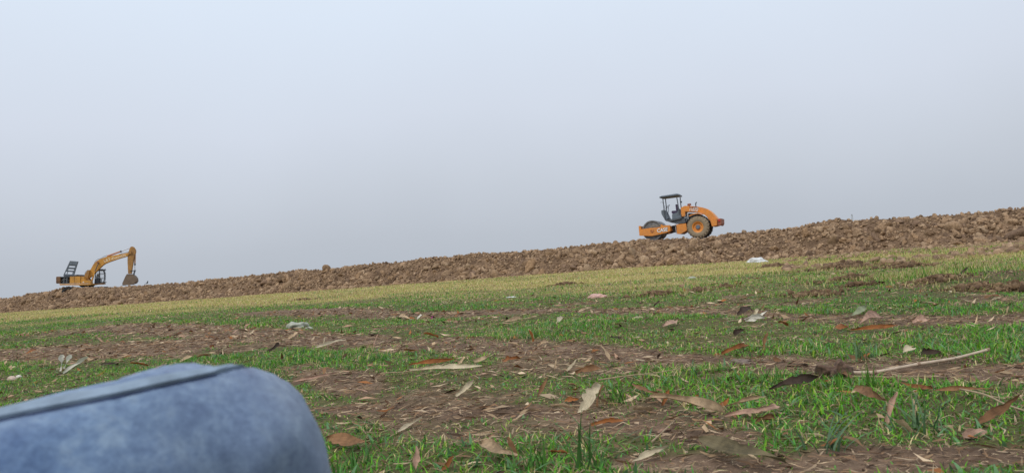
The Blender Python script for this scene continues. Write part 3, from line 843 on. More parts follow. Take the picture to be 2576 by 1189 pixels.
for pts in ([(880, 545), (905, 480), (950, 443), (1010, 425), (1060, 392), (1115, 370)], [(720, 715), (735, 670), (760, 655), (790, 672), (800, 720)], [(1335, 352), (1420, 325), (1500, 308), (1530, 298)]):
    MB().tube([E3(a, c, -.12) for a, c in pts], .022, 6).build("hydraulic_hose", black, exc)
bc = MB().tube([E3(1640, 300, 0), E3(1641, 525, 0)], .075, 12).build("bucket_cylinder", plain("faded_orange_cylinder", (.42, .22, .10), .6), exc, smooth=True)
MB().tube([E3(1641, 525, 0), E3(1643, 645, 0)], .04, 10).build("rod", chrome, bc, smooth=True)
MB().tube([E3(1641, 515, 0), E3(1641, 550, 0)], .09, 12).build("gland", darkgrey, bc)
for y_ in (-.24, .24):
    MB().tube([E3(1560, 658, y_), E3(1662, 644, y_)], .045, 8).build("bucket_link", black, exc)
    MB().tube([E3(1645, 640, y_), E3(1622, 735, y_)], .075, 8).build("bucket_link", darkgrey, exc)
# bucket: curved shell with two cheeks
prof = EP([(1520, 712), (1600, 712), (1652, 745), (1688, 790), (1696, 845), (1668, 884), (1600, 906), (1520, 914), (1444, 918)])
inn = EP([(1522, 722), (1596, 722), (1643, 752), (1676, 794), (1683, 842), (1660, 874), (1598, 894), (1520, 902), (1446, 908)])
bk = empty("bucket", Matrix.Identity(4)); bk.parent = exc
MB().prism(prof + inn[::-1], -.55, .55).build("shell", mudmat, bk)
cheek = EP([(1520, 712), (1600, 712), (1652, 745), (1688, 790), (1696, 845), (1668, 884), (1600, 906), (1520, 914), (1444, 918), (1440, 880), (1470, 810), (1498, 745)])
MB().prism(cheek, -.6, -.551).build("cheek", mudmat, bk, .01); MB().prism(cheek, .551, .6).build("cheek", mudmat, bk, .01)
for y_ in np.linspace(-.5, .5, 5):
    x_, z_ = E_(1446, 914); MB().quadbox([(x_ - .12, y_ - .03, z_ - .05), (x_ + .05, y_ - .06, z_ - .05), (x_ + .05, y_ + .06, z_ - .05), (x_ - .12, y_ + .03, z_ - .05), (x_ - .12, y_ - .03, z_ - .03), (x_ + .05, y_ - .06, z_ + .03), (x_ + .05, y_ + .06, z_ + .03), (x_ - .12, y_ + .03, z_ - .03)]).build("tooth", darkgrey, bk)

# ---------------- small bird on the crest
pb = at_depth(371.3, 713.5, 79.6)
bird_mat = plain("dark_bird_plumage", (.035, .042, .05), .7)
bm = bmesh.new()
bird = MB()
bird.tube([(-.30, 0, .02), (-.20, 0, .035), (-.10, 0, .06), (-.03, 0, .11), (.0, 0, .17), (.005, 0, .21), (.01, 0, .25), (.03, 0, .285), (.045, 0, .295)], .03, 10)
for v in bird.bm.verts: pass
bo = bird.build("bird", bird_mat, None, smooth=True)
RB = {0: .012, 1: .022, 2: .045, 3: .075, 4: .078, 5: .05, 6: .048, 7: .045, 8: .008}
me = bo.data
cs = [(-.30, .02), (-.20, .035), (-.10, .06), (-.03, .11), (.0, .17), (.005, .21), (.01, .25), (.03, .285), (.075, .285)]
for i in range(9):
    for k in range(10):
        v = me.vertices[i * 10 + k]; c = Vector((cs[i][0], 0, cs[i][1])); old = Vector((([-.30, -.20, -.10, -.03, 0, .005, .01, .03, .045][i]), 0, [.02, .035, .06, .11, .17, .21, .25, .285, .295][i]))
        v.co = c + (v.co - old) * (RB[i] / .03)
bo.location = pb; bo.rotation_euler = (0, 0, .3)
tag(bo, "small dark bird perched on the embankment crest beside the excavator bucket", "bird")
bm.free()

# ---------------- far lattice mast
mp = at_depth(2149, 615.5, 900); topz = at_depth(2148.5, 538, 900).z
mast = empty("lattice_mast", Matrix.Translation((mp.x, mp.y, 0)))
tag(mast, "distant pale grey lattice mast rising beyond the embankment crest", "mast")
galv = plain("galvanised_steel", (.42, .45, .50), .6, 0, .05)
def leg_at(k, h):
    w_ = (1.9 - 1.2 * h / topz)
    a = math.pi / 4 + k * math.pi / 2 + .3
    return (w_ * math.cos(a), w_ * math.sin(a), h)
for k in range(4):
    MB().tube([leg_at(k, 0), leg_at(k, topz)], .2, 5).build("leg", galv, mast)
for i in range(10):
    h0, h1 = topz * i / 10, topz * (i + 1) / 10
    for k in range(4):
        MB().tube([leg_at(k, h0), leg_at(k + 1, h1)], .07, 4).build("brace", galv, mast)
MB().tube([(0.3, 0, topz - 2.5), (.3, 0, topz - .2)], .45, 8).build("antenna", galv, mast)

# ================================================================== PERSON: bent knee in jeans
denim, n, l, b = newmat("washed_blue_denim")
oc = obj_coord(n)
d1 = noise_node(n, l, 52, 6, .66, oc); d2 = noise_node(n, l, 170, 4, .6, oc); d0 = noise_node(n, l, 7, 3, .5, oc)
c1 = ramp_node(n, l, d1.outputs[0], [(.32, (.066, .118, .228)), (.5, (.122, .195, .318)), (.68, (.205, .288, .395))])
c2 = ramp_node(n, l, d2.outputs[0], [(.3, (.72, .74, .78)), (.7, (1.22, 1.2, 1.16))])
sepc = n.new("ShaderNodeSeparateXYZ"); l.new(oc, sepc.inputs[0])
worn = n.new("ShaderNodeMapRange"); worn.inputs[1].default_value = -.30; worn.inputs[2].default_value = -.15; l.new(sepc.outputs[0], worn.inputs[0])
wf = n.new("ShaderNodeMath"); wf.operation = 'MULTIPLY'; wf.inputs[1].default_value = .55; l.new(worn.outputs[0], wf.inputs[0])
wc = mixrgb(n, l, wf.outputs[0], c1.outputs[0], (.20, .245, .32))
c0_ = ramp_node(n, l, d0.outputs[0], [(.35, (.78, .82, .92)), (.65, (1.15, 1.13, 1.08))])
wc = mixrgb(n, l, .9, wc, c0_.outputs[0], 'MULTIPLY')
l.new(mixrgb(n, l, .8, wc, c2.outputs[0], 'MULTIPLY'), b.inputs['Base Color'])
b.inputs['Roughness'].default_value = .95; b.inputs['Specular IOR Level'].default_value = .1
b.inputs['Sheen Weight'].default_value = .25; b.inputs['Sheen Roughness'].default_value = .6
wv = n.new("ShaderNodeTexWave"); wv.inputs['Scale'].default_value = 320; wv.bands_direction = 'DIAGONAL'; l.new(oc, wv.inputs['Vector'])
ad = n.new("ShaderNodeMath"); ad.operation = 'ADD'; l.new(wv.outputs['Fac'], ad.inputs[0]); l.new(d2.outputs[0], ad.inputs[1])
bump(n, l, b, ad.outputs[0], .35, .0012)
seam_mat = plain("pale_worn_seam_denim", (.20, .26, .33), .95, 0, .2, 60)
groove_mat = plain("dark_indigo_stitch", (.022, .035, .085), .95, 0, .3, 60)
shoe_mat = plain("black_shoe_leather", (.03, .03, .03), .5)

def catmull(P, k):
    P = [np.array(p, float) for p in P]; P = [2 * P[0] - P[1]] + P + [2 * P[-1] - P[-2]]
    out = []
    for i in range(1, len(P) - 2):
        for s_ in np.linspace(0, 1, k, endpoint=False):
            a, b_, c, d = P[i - 1], P[i], P[i + 1], P[i + 2]
            out.append(.5 * ((2 * b_) + (-a + c) * s_ + (2 * a - 5 * b_ + 4 * c - d) * s_ ** 2 + (-a + 3 * b_ - 3 * c + d) * s_ ** 3))
    out.append(P[-2]); return out
# x, y, z, radius
LEG = [(-.80, .10, .18, .15), (-.66, .22, .235, .13), (-.50, .38, .307, .104), (-.385, .49, .340, .089), (-.300, .565, .3615, .080), (-.245, .612, .3665, .0765),
       (-.2265, .633, .325, .0665), (-.2265, .645, .24, .0575), (-.230, .655, .15, .057), (-.238, .67, .07, .058)]
path = catmull(LEG, 9)
pm = bmesh.new(); SEG = 40; rings = []
pts = [Vector(p[:3]) for p in path]
upref = Vector((.35, -.75, .55)).normalized()
u = None
for i, p in enumerate(path):
    t_ = (pts[min(i + 2, len(pts) - 1)] - pts[max(i - 2, 0)]).normalized()
    base_u = upref if u is None else u
    u = (base_u - t_ * base_u.dot(t_)).normalized(); w_ = t_.cross(u)
    ring_ = []
    for k in range(SEG):
        a = 2 * math.pi * k / SEG
        s_ = i * .25
        fold = (float(vnoise(s_ * 1.1 + 3 * math.cos(a), 2 + 3 * math.sin(a) + s_ * .4, 5)) - .5) * .010 + (float(vnoise(s_ * 2.5 + 5 * math.cos(a), 7 + 5 * math.sin(a), 8)) - .5) * .004
        fold += .0028 * math.sin(i * .55 + 2.2 * math.sin(a + .6)) * math.exp(-((i - 46) / 9) ** 2) + .0016 * math.sin(7 * a + i * .13) * math.exp(-((i - 40) / 18) ** 2)
        ring_.append(pm.verts.new(pts[i] + (u * math.cos(a) + w_ * math.sin(a)) * (p[3] + fold)))
    rings.append(ring_)
for a, c in zip(rings, rings[1:]):
    for k in range(SEG):
        pm.faces.new([a[k], a[(k + 1) % SEG], c[(k + 1) % SEG], c[k]])
pm.faces.new(rings[0]); pm.faces.new(rings[-1])
bmesh.ops.recalc_face_normals(pm, faces=pm.faces)
person = empty("person", Matrix.Translation((-.235, .67, 0)))
tag(person, "person's bent knee in washed blue denim jeans with a raised side seam", "person")
me = bpy.data.meshes.new("jeans"); pm.to_mesh(me); bvh = BVHTree.FromBMesh(pm); pm.free()
me.shade_smooth(); me.materials.append(denim)
jeans = link(bpy.data.objects.new("jeans", me)); jeans.parent = person; jeans.matrix_parent_inverse = Matrix.Translation((.235, -.67, 0))
def on_leg(px, py):
    r = ray(px, py).normalized()
    hit, nrm, _, d = bvh.ray_cast(CAM, r, 3)
    return (hit, nrm) if hit is not None else (None, None)
SEAM = [(-160, 1098), (-80, 1078), (0, 1057), (100, 1036), (200, 1016), (300, 995), (400, 972), (500, 950), (560, 936), (605, 923), (630, 917)]
def seam_pt(px, py):
    for dy in range(0, 90, 3):
        h_, n_ = on_leg(px, py + dy)
        if h_ is not None: return h_, n_
    return None, None
low, upp = [], []
for i in range(len(SEAM) - 1):
    for s_ in np.linspace(0, 1, 8, endpoint=False):
        px_ = SEAM[i][0] * (1 - s_) + SEAM[i + 1][0] * s_; py_ = SEAM[i][1] * (1 - s_) + SEAM[i + 1][1] * s_
        wpx = 22 * (1 - .8 * max(0, (px_ - 380) / 265)) if px_ > 380 else 22
        h0, n0 = seam_pt(px_, py_); h1, n1_ = seam_pt(px_, py_ - wpx)
        if h0 is None or h1 is None: continue
        low.append((h0, n0)); upp.append((h1, n1_))
sb = MB()
prev = None; sidx = 0
for (h0, n0), (h1, n1_) in zip(low, upp):
    tp = min(1.0, (len(low) - 1 - sidx) / 14.0); sidx += 1
    q = [h0 - n0 * .002, h0 + n0 * (.0035 * tp), (h0 + h1) / 2 + (n0 + n1_) * (.0022 * tp), h1 + n1_ * (.003 * tp), h1 - n1_ * .002]
    vv = [sb.bm.verts.new(c) for c in q]
    if prev:
        for a, c, d, e in zip(prev, prev[1:], vv[1:], vv): sb.bm.faces.new([a, c, d, e])
    prev = vv
so = sb.build("seam", seam_mat, None, smooth=True); so.parent = jeans
gr = MB().tube([h + n_ * .0006 - IU * .0022 for h, n_ in low], .0027, 6, .0013).build("stitching", groove_mat, None); gr.parent = jeans
sh = MB()
sh.quadbox([(-.285, .60, .0), (-.185, .60, .0), (-.19, .86, 0), (-.28, .86, 0), (-.28, .61, .11), (-.19, .61, .11), (-.20, .84, .05), (-.27, .84, .05)])
so = sh.build("shoe", shoe_mat, None, .02, True); so.parent = person; so.matrix_parent_inverse = Matrix.Translation((.235, -.67, 0))

# ================================================================== GRASS AND LITTER
HEAPS = [(1650, 742, .30, .05, "low dark soil heap in yellow grass below the roller"), (1945, 672, .85, .14, "brown soil heap just below the white sack"), (2120, 674, .9, .16, "wide soil heap halfway to the embankment"),
         (2275, 672, .6, .14, "dark soil heap right of the wide one"), (2140, 706, .42, .10, "small reddish soil heap in front of the wide heap"), (2155, 720, .22, .05, "dark wet soil heap in green turf"),
         (1828, 724, .22, .05, "small soil heap on the green turf below the sack"), (2460, 726, .30, .035, "broad dark soil heap by the right grassy mound"), (2560, 728, .28, .035, "dark soil heap at the frame edge"),
         (2050, 742, .30, .03, "flat reddish soil heap at the near turf"), (2350, 706, .3, .06, "soil heap between dark heaps and grassy mound"), (1420, 717, .5, .1, "low soil heap far out in yellow grass"),
         (1755, 733, .2, .03, "flat crumbly soil heap next to the dark one below the roller"), (760, 755, .5, .06, "faint reddish soil heap in far yellow grass")]
def half_width(y): return .70 * y + 1.3
def strip(y0, y1, dens):
    area = (half_width(y0) + half_width(y1)) * (y1 - y0)
    k = int(area * dens)
    y = np.sqrt(rng.uniform(0, 1, k) * (y1 ** 2 - y0 ** 2) + y0 ** 2) if y0 > 3 else rng.uniform(y0, y1, k)
    x = rng.uniform(-1, 1, k) * half_width(y)
    return x, y
def blades(x, y, h, wd, yaw, lean, S, col):
    """S-segment tapering blades"""
    k = len(x); z = gz(x, y) - .004
    B = np.stack([x, y, z], 1)
    lx, ly = np.cos(yaw), np.sin(yaw)                     # lean direction
    fx, fy = -ly, lx                                       # width direction
    V = []
    for s in range(S + 1):
        f = s / S
        up = h * (f - .30 * np.minimum(lean, 2.0) * f * f); out = h * lean * f ** 1.5
        c = B + np.stack([lx * out, ly * out, up], 1)
        if s == S: V.append(c[:, None, :])
        else:
            hwid = (wd * (1 - f ** 1.6) * .5)[:, None]
            d = np.stack([fx, fy, np.zeros(k)], 1) * hwid
            V.append(np.stack([c - d, c + d], 1))
    V = np.concatenate(V, 1); nv = V.shape[1]
    T = []
    for s in range(S - 1):
        a = 2 * s; T += [(a, a + 1, a + 3), (a, a + 3, a + 2)]
    T.append((2 * (S - 1), 2 * (S - 1) + 1, 2 * S))
    T = np.array(T)[None] + (np.arange(k) * nv)[:, None, None]
    return V.reshape(-1, 3), T.reshape(-1, 3), np.repeat(col, nv, 0)
GREEN = np.array([(.075, .23, .012), (.10, .27, .016), (.06, .20, .018), (.145, .31, .022), (.075, .22, .045), (.19, .29, .022), (.10, .24, .06)]) * np.array([1.05, 1.22, .9])
STRAW = np.array([(.62, .49, .19), (.54, .42, .15), (.68, .55, .25), (.46, .35, .15), (.43, .45, .11), (.37, .43, .09), (.58, .43, .20)]) * np.array([1.04, 1.07, 1.2])
DEAD = np.array([(.30, .20, .12), (.40, .29, .18), (.22, .14, .09), (.48, .37, .24)])
allV, allT, allC, off_ = [], [], [], 0
STRIPS = [(1.1, 2.6, 6000, 3, .0050), (2.6, 4.2, 5600, 3, .0050), (4.2, 6.5, 4300, 2, .0054), (6.5, 10, 2100, 2, .0072), (10, 16, 820, 1, .013), (16, 26, 270, 1, .022), (26, 42, 100, 1, .036), (42, 98, 22, 1, .07)]
for y0, y1, dens, S, wd in STRIPS:
    x, y = strip(y0, y1, dens)
    # clumping
    bm_ = bare_mask(x, y); dr = dryness(x, y)
    cl = fbm(x / .22, y / .22, 3, 141) if y0 < 10 else fbm(x / .9, y / .9, 3, 141)
    keep = rng.random(len(x)) < np.clip((1 - bm_) ** 1.3 + .19, 0, 1) * np.clip(-.05 + 2.1 * cl + .5 * (lush(x, y) if y0 < 10 else 0), 0, 1)
    # foot of the embankment and beyond: no turf
    tx = np.interp(x, CP[:, 0], CP[:, 1]); keep &= (y < tx - 3.0 + (fbm(x / 2.2, y / 2.2, 3, 71) - .5) * 1.6)
    x, y, bm_, dr, cl = x[keep], y[keep], bm_[keep], dr[keep], cl[keep]
    k = len(x)
    tall = fbm(x / 1.1, y / 1.1, 3, 171)
    h = (.012 + .040 * np.clip(tall * 1.7 - .45, .02, 1) * (.4 + cl)) * rng.uniform(.4, 1.5, k)
    near_tall = (1 - bm_) * (1 - sstep(3.6, 4.4, y)) * (.45 + .55 * sstep(.0, .5, x)) * (.3 + 1.4 * fbm(x / .3, y / .3, 3, 461))
    h = np.minimum(h * (1 + .30 * near_tall), .058 * rng.uniform(.75, 1.2, k)) * np.where(y < 2.35, .62, np.where(y < 3.0, .8, 1.0))
    h = np.where(dr > .35, h * 1.25 + .02 * dr, h) + (.03 if y0 >= 26 else 0.0)
    h = np.where(bm_ > .5, h * .6, h)
    g = GREEN[rng.integers(0, len(GREEN), k)] * rng.uniform(.5, 1.4, (k, 1)); s_ = STRAW[rng.integers(0, len(STRAW), k)] * rng.uniform(.75, 1.1, (k, 1))
    patch = (fbm(x / 1.5, y / 1.5, 3, 191) - .5)[:, None]
    g = g * (1 + patch * np.array([[1.1, .5, .3]]))
    isdry = rng.random(k) < np.clip(dr * 1.05 + .08 + .26 * np.clip(fbm(x / .5, y / .5, 3, 231) * 2 - .8, 0, 1) + .38 * bm_, 0, .97)
    col = np.where(isdry[:, None], np.where((rng.random(k) < .55 * (1 - dr))[:, None], DEAD[rng.integers(0, len(DEAD), k)], s_), g)
    lean = np.clip(rng.gamma(2.4, .48, k), .05, 2.4); lean = np.where(y > 10, lean * .7, lean)
    wide = (rng.random(k) < .05) & ~isdry
    col = np.where(wide[:, None], np.array([[.12, .24, .10]]) * rng.uniform(.7, 1.2, (k, 1)), col)
    V, T, C = blades(x, y, h * np.where(wide, 1.25, 1), wd * rng.uniform(.6, 1.35, k) * np.where(wide, 2.0, 1), rng.uniform(0, 6.283, k), lean, S, col)
    allV.append(V); allT.append(T + off_); allC.append(C); off_ += len(V)
spots_ = [(m[0], m[1], m[3] * 1.3, m[4] * 1.5, 5200, .05, .11) for m in MOUNDS if m[1] > 9]
for px, py, w_, h_, lab in HEAPS:
    p = gp_s(px, py); spots_.append((p.x, p.y, w_ * .8, w_ * .8, int(260 + 300 * w_), .03, .07))
for cx_, cy_, sx_, sy_, k, ha, hb in spots_:
    x = cx_ + rng.normal(0, sx_, k); y = cy_ + rng.normal(0, sy_, k)
    tx = np.interp(x, CP[:, 0], CP[:, 1]); kp = (y < tx - 3.2) & (fbm(x / .5, y / .5, 3, 431) > .42); x, y = x[kp], y[kp]; k = len(x)
    dry_ = rng.random(k) < .55 + .9 * (fbm(x / 1.2, y / 1.2, 3, 441) - .3)
    col = np.where(dry_[:, None], STRAW[rng.integers(0, len(STRAW), k)] * rng.uniform(.6, 1.0, (k, 1)), GREEN[rng.integers(0, len(GREEN), k)] * rng.uniform(.6, 1.1, (k, 1)))
    V, T, C = blades(x, y, rng.uniform(ha, hb, k), (.004 + .0009 * y) * rng.uniform(.6, 1.3, k), rng.uniform(0, 6.283, k), rng.uniform(.1, 1.1, k), 1, col)
    allV.append(V); allT.append(T + off_); allC.append(C); off_ += len(V)
m_grass = tint_mat("grass_blades", .55, .28, .25)
grass = np_mesh("grass", np.vstack(allV), np.vstack(allT), m_grass, np.vstack(allC))
tag(grass, "short green turf fading into dry yellow grass towards the embankment", "grass", kind='stuff')

# fine straw, stems and leaf crumbs matted on the bare patches
allV, allT, allC, off_ = [], [], [], 0
for y0, y1, dens, lw in [(1.1, 2.8, 3200, (.004, .05)), (2.8, 5, 2600, (.0042, .055)), (5, 8.5, 1100, (.0055, .075)), (8.5, 14, 330, (.009, .10)), (14, 22, 30, (.014, .11))]:
    x, y = strip(y0, y1, dens)
    bm_ = bare_mask(x, y); keep = rng.random(len(x)) < .2 + .8 * bm_
    x, y = x[keep], y[keep]; k = len(x)
    L = lw[1] * rng.uniform(.2, 1.1, k) ** 1.3 * .62; W = lw[0] * rng.uniform(.15, 1.0, k) ** 1.4 * .72
    yaw = rng.normal(0.1, .9, k); pit = rng.normal(0, .16, k)
    bend = rng.normal(0, .4, k) * L
    z = gz(x, y) + rng.uniform(.001, .012, k)
    dx, dy = np.cos(yaw), np.sin(yaw)
    ax = np.stack([dx * np.cos(pit), dy * np.cos(pit), np.sin(pit)], 1); sd = np.stack([-dy, dx, rng.normal(0, .6, k)], 1)
    C0 = np.stack([x, y, z], 1)
    mid = C0 + sd * bend[:, None] * np.array([1, 1, .25])
    V = np.stack([C0 - ax * L[:, None] - sd * W[:, None] * .4, C0 - ax * L[:, None] + sd * W[:, None] * .4, mid - sd * W[:, None], mid + sd * W[:, None], C0 + ax * L[:, None]], 1)
    T = np.array([(0, 1, 3), (0, 3, 2), (2, 3, 4)])[None] + (np.arange(k) * 5)[:, None, None]
    c = np.array([(.36, .245, .145), (.26, .16, .09), (.16, .095, .058), (.50, .37, .235), (.08, .052, .036), (.31, .185, .105), (.42, .31, .205)])[rng.integers(0, 7, k)] * rng.uniform(.7, 1.15, (k, 1))
    allV.append(V.reshape(-1, 3)); allT.append(T.reshape(-1, 3) + off_); allC.append(np.repeat(c, 5, 0)); off_ += k * 5
for y0, y1, dens, sz in [(1.1, 2.8, 120, .018), (2.8, 5, 100, .020), (5, 8.5, 60, .026), (8.5, 15, 24, .035)]:
    x, y = strip(y0, y1, dens)
    keep = rng.random(len(x)) < (.35 + .65 * bare_mask(x, y)) * sstep(.3, .6, fbm(x / .5, y / .5, 3, 271)); x, y = x[keep], y[keep]; k = len(x)
    L = sz * rng.uniform(.5, 2.2, k); W = sz * rng.uniform(.2, .6, k); yaw = rng.uniform(0, 6.28, k)
    z = gz(x, y) + rng.uniform(.003, .02, k)
    ax = np.stack([np.cos(yaw), np.sin(yaw), rng.normal(0, .25, k)], 1); sd = np.stack([-np.sin(yaw), np.cos(yaw), rng.normal(0, .5, k)], 1)
    C0 = np.stack([x, y, z], 1); up3 = np.array([0, 0, 1.0])
    cu_ = (W * rng.uniform(-.6, .6, k))[:, None] * up3
    V = np.stack([C0 - ax * L[:, None], C0 - sd * W[:, None] - cu_, C0 + up3 * (W * .3)[:, None], C0 + sd * (W * rng.uniform(.6, 1.1, k))[:, None] - cu_, C0 + ax * L[:, None] + up3 * (L * rng.normal(0, .3, k))[:, None]], 1)
    T = np.array([(0, 1, 2), (0, 2, 3), (1, 4, 2), (2, 4, 3)])[None] + (np.arange(k) * 5)[:, None, None]
    c = np.array([(.50, .35, .21), (.34, .14, .05), (.24, .13, .065), (.62, .47, .31), (.10, .06, .04), (.42, .26, .17)])[rng.integers(0, 6, k)] * rng.uniform(.6, 1.1, (k, 1))
    allV.append(V.reshape(-1, 3)); allT.append(T.reshape(-1, 3) + off_); allC.append(np.repeat(c, 5, 0)); off_ += k * 5
m_straw = tint_mat("dry_straw", .85, .1, .15)
straw = np_mesh("straw_litter", np.vstack(allV), np.vstack(allT), m_straw, np.vstack(allC))
tag(straw, "fine dry straw and leaf crumbs matted on the bare soil", "straw", kind='stuff')

# ---------------- dry leaves and sheaths
def leaf_material(name, col, col2, dark=.5):
    m, n, l, b = newmat(name)
    g = n.new("ShaderNodeTexCoord").outputs['UV']
    mp_ = n.new("ShaderNodeMapping"); mp_.inputs['Scale'].default_value = (3, 40, 1); l.new(g, mp_.inputs[0])
    a = noise_node(n, l, 1.0, 5, .6, mp_.outputs[0])
    oi = n.new("ShaderNodeObjectInfo")
    a2 = noise_node(n, l, 30, 4, .6, obj_coord(n))
    base = ramp_node(n, l, a.outputs[0], [(.3, tuple(c * .7 for c in col)), (.7, col2)])
    blot = ramp_node(n, l, a2.outputs[0], [(.35, (dark, dark, dark)), (.6, (1.05, 1.05, 1.05))])
    vary = ramp_node(n, l, oi.outputs['Random'], [(0, (.75, .72, .7)), (1, (1.15, 1.15, 1.15))])
    c = mixrgb(n, l, .85, base.outputs[0], blot.outputs[0], 'MULTIPLY'); c = mixrgb(n, l, 1.0, c, vary.outputs[0], 'MULTIPLY')
    l.new(c, b.inputs['Base Color']); b.inputs['Roughness'].default_value = .7; b.inputs['Specular IOR Level'].default_value = .25
    bump(n, l, b, a.outputs[0], .5, .002)
    tr = n.new("ShaderNodeBsdfTranslucent"); l.new(c, tr.inputs[0])
    mx = n.new("ShaderNodeMixShader"); mx.inputs[0].default_value = .15
    l.new(b.outputs[0], mx.inputs[1]); l.new(tr.outputs[0], mx.inputs[2]); l.new(mx.outputs[0], n['Material Output'].inputs[0])
    return m
LM = {'tan': leaf_material("tan_leaf", (.50, .34, .19), (.70, .52, .33)), 'rust': leaf_material("rust_leaf", (.30, .10, .025), (.46, .18, .055)),
      'brown': leaf_material("brown_leaf", (.20, .10, .045), (.36, .19, .09)), 'dark': leaf_material("dark_leaf", (.045, .03, .022), (.10, .065, .045)),
      'pale': leaf_material("pale_leaf", (.56, .46, .29), (.78, .68, .48), .7), 'olive': leaf_material("olive_leaf", (.13, .11, .055), (.24, .19, .10)),
      'white': leaf_material("white_husk", (.80, .76, .62), (.93, .90, .78), .85), 'green': leaf_material("grey_green_leaf", (.30, .36, .2), (.46, .50, .30), .8),
      'pink': leaf_material("pinkish_leaf", (.46, .27, .19), (.66, .43, .31))}
def leaf_mesh(L, W, curl, bend, twist, shape, seed, nx=15, ny=6):
    """a curled strip: x along the leaf, y across, z up; curl = cross-section arc angle, bend = arc angle along the leaf"""
    r = random.Random(seed); V, UVs, Fs = [], [], []
    ph = r.uniform(0, 6)
    notch = [[(r.uniform(.15, .55) if r.random() < .16 else 0) for _ in range(nx)] for _ in range(2)]
    kink = r.uniform(.3, .8); kamt = r.uniform(-.6, .6)
    for i in range(nx):
        f = i / (nx - 1)
        if shape == 'lance': w_ = W * (math.sin(math.pi * min(1, (f * .93 + .05))) ** .75)
        elif shape == 'sheath': w_ = W * min(1, .35 + 1.6 * f) * (1 - f ** 3) ** .8
        elif shape == 'spoon': w_ = W * (.30 + .10 * math.sin(5 * f + ph) + .62 * sstep(.45, .78, f)) * (1 - .5 * float(sstep(.88, 1.0, f)))
        else: w_ = W * (.75 + .25 * math.sin(3 * f + ph)) * (1 if 0 < i < nx - 1 else .55)
        if abs(bend) > 1e-3: cx = L * math.sin(bend * f) / bend; cz = L * (1 - math.cos(bend * f)) / bend; tx_, tz_ = math.cos(bend * f), math.sin(bend * f)
        else: cx, cz, tx_, tz_ = L * f, 0, 1, 0
        tw = twist * (f - .3)
        cu = curl * (.7 + .3 * math.sin(2.2 * f + ph))
        for j in range(ny):
            s_ = (j / (ny - 1) - .5) * 2
            if abs(cu) > 1e-3: yy = w_ * .5 * math.sin(cu * s_) / cu; zz = w_ * .5 * (1 - math.cos(cu * s_)) / cu
            else: yy, zz = w_ * .5 * s_, 0
            if 1 < i < nx - 2: yy *= 1 - notch[0 if s_ < 0 else 1][i] * abs(s_)
            zz += W * kamt * max(0, f - kink) * s_ + (r.random() - .5) * W * .07 + W * .10 * math.sin(9 * f + ph * 2 + s_ * 1.3) * abs(s_)
            yy += W * .09 * math.sin(7 * f * (1 + .3 * s_) + ph * 3 + s_) * abs(s_) + W * .12 * math.sin(3.1 * f + ph)
            y2 = yy * math.cos(tw) - zz * math.sin(tw); z2 = yy * math.sin(tw) + zz * math.cos(tw)
            V.append((cx - tz_ * z2, y2, cz + tx_ * z2)); UVs.append((f, j / (ny - 1)))
    for i in range(nx - 1):
        for j in range(ny - 1):
            a = i * ny + j; Fs.append((a, a + ny, a + ny + 1, a + 1))
    h2 = bend / 2; ch_, sh_ = math.cos(h2), math.sin(h2)          # level the chord so that both ends rest
    V = [(x * ch_ + z * sh_, y, -x * sh_ + z * ch_) for x, y, z in V]
    me = bpy.data.meshes.new("dry_leaf"); me.from_pydata(V, [], Fs)
    uv = me.uv_layers.new(name="uv")
    for lp in me.loops: uv.data[lp.index].uv = UVs[lp.vertex_index]
    me.shade_smooth()
    return me
def place_leaf(o, A, B, nrm):
    """x axis from A to B, z axis near nrm"""
    X = (B - A).normalized(); Z = (nrm - X * nrm.dot(X)).normalized(); Y = Z.cross(X)
    o.matrix_world = Matrix.Translation(A) @ Matrix((X, Y, Z)).transposed().to_4x4()
seed_ = [1000]
def hero(a, b_, W, mat, label, up=False, shape='lance', curl=.8, bend=.3, twist=.2, face=.6, lift=.006, name="dry_leaf", cat="leaf", group=None):
    """a, b_: where its two ends stand in the photo; up: the leaf stands up from the turf"""
    seed_[0] += 1
    A = gp_s(*a)
    if up: B = at_depth(*b_, A.y + .02)
    else:
        B = gp_s(*b_)
        if (B - A).length > .45: B = A + (B - A).normalized() * .45
    A = A + Vector((0, 0, lift)); B = B + Vector((0, 0, lift * 1.6))
    ch = (B - A).length
    L = ch / max(.3, (math.sin(bend / 2) / (bend / 2) if abs(bend) > 1e-3 else 1))
    tocam = (CAM - A).normalized()
    nrm = (Vector((0, 0, 1)) * (1 - face) + tocam * face).normalized()
    o = link(bpy.data.objects.new(name, leaf_mesh(L, W * .78, curl * 1.45, bend * 1.25, twist + random.uniform(-.7, .7), shape, seed_[0])))
    o.data.materials.append(LM[mat])
    place_leaf(o, A, B, nrm)
    tag(o, label, cat, group)
    return o
H = hero
H((1453, 1042), (1507, 971), .058, 'pale', "broad pale tan leaf tilted upright on bare soil", True, curl=.5, bend=.2, face=.8)
H((1210, 1137), (1299, 1177), .05, 'tan', "rolled tan leaf with a dark hollow lying on the near turf", curl=2.2, bend=-.5, face=.75, shape='lance', lift=.02)
H((822, 1117), (930, 1137), .05, 'brown', "large chestnut brown leaf lying right beside the denim knee", curl=.9, bend=-.5, face=.8, lift=.018)
H((1030, 944), (1215, 938), .05, 'pale', "long pale streaked sheath lying across green turf", shape='sheath', curl=1.4, bend=-.2, face=.7, lift=.025)
H((1030, 936), (1150, 931), .035, 'rust', "rust coloured sheath strip behind the long pale streaked sheath", shape='sheath', curl=1.1, bend=-.2, face=.7, lift=.04)
H((1148, 1001), (1190, 958), .035, 'pale', "cream upright leaf folded in two among turf", True, curl=.9, bend=.5, face=.8)
H((993, 1097), (1063, 1064), .022, 'pale', "thin straw coloured split stalk slanting on the turf", curl=1.2, bend=.05, face=.6, lift=.012)
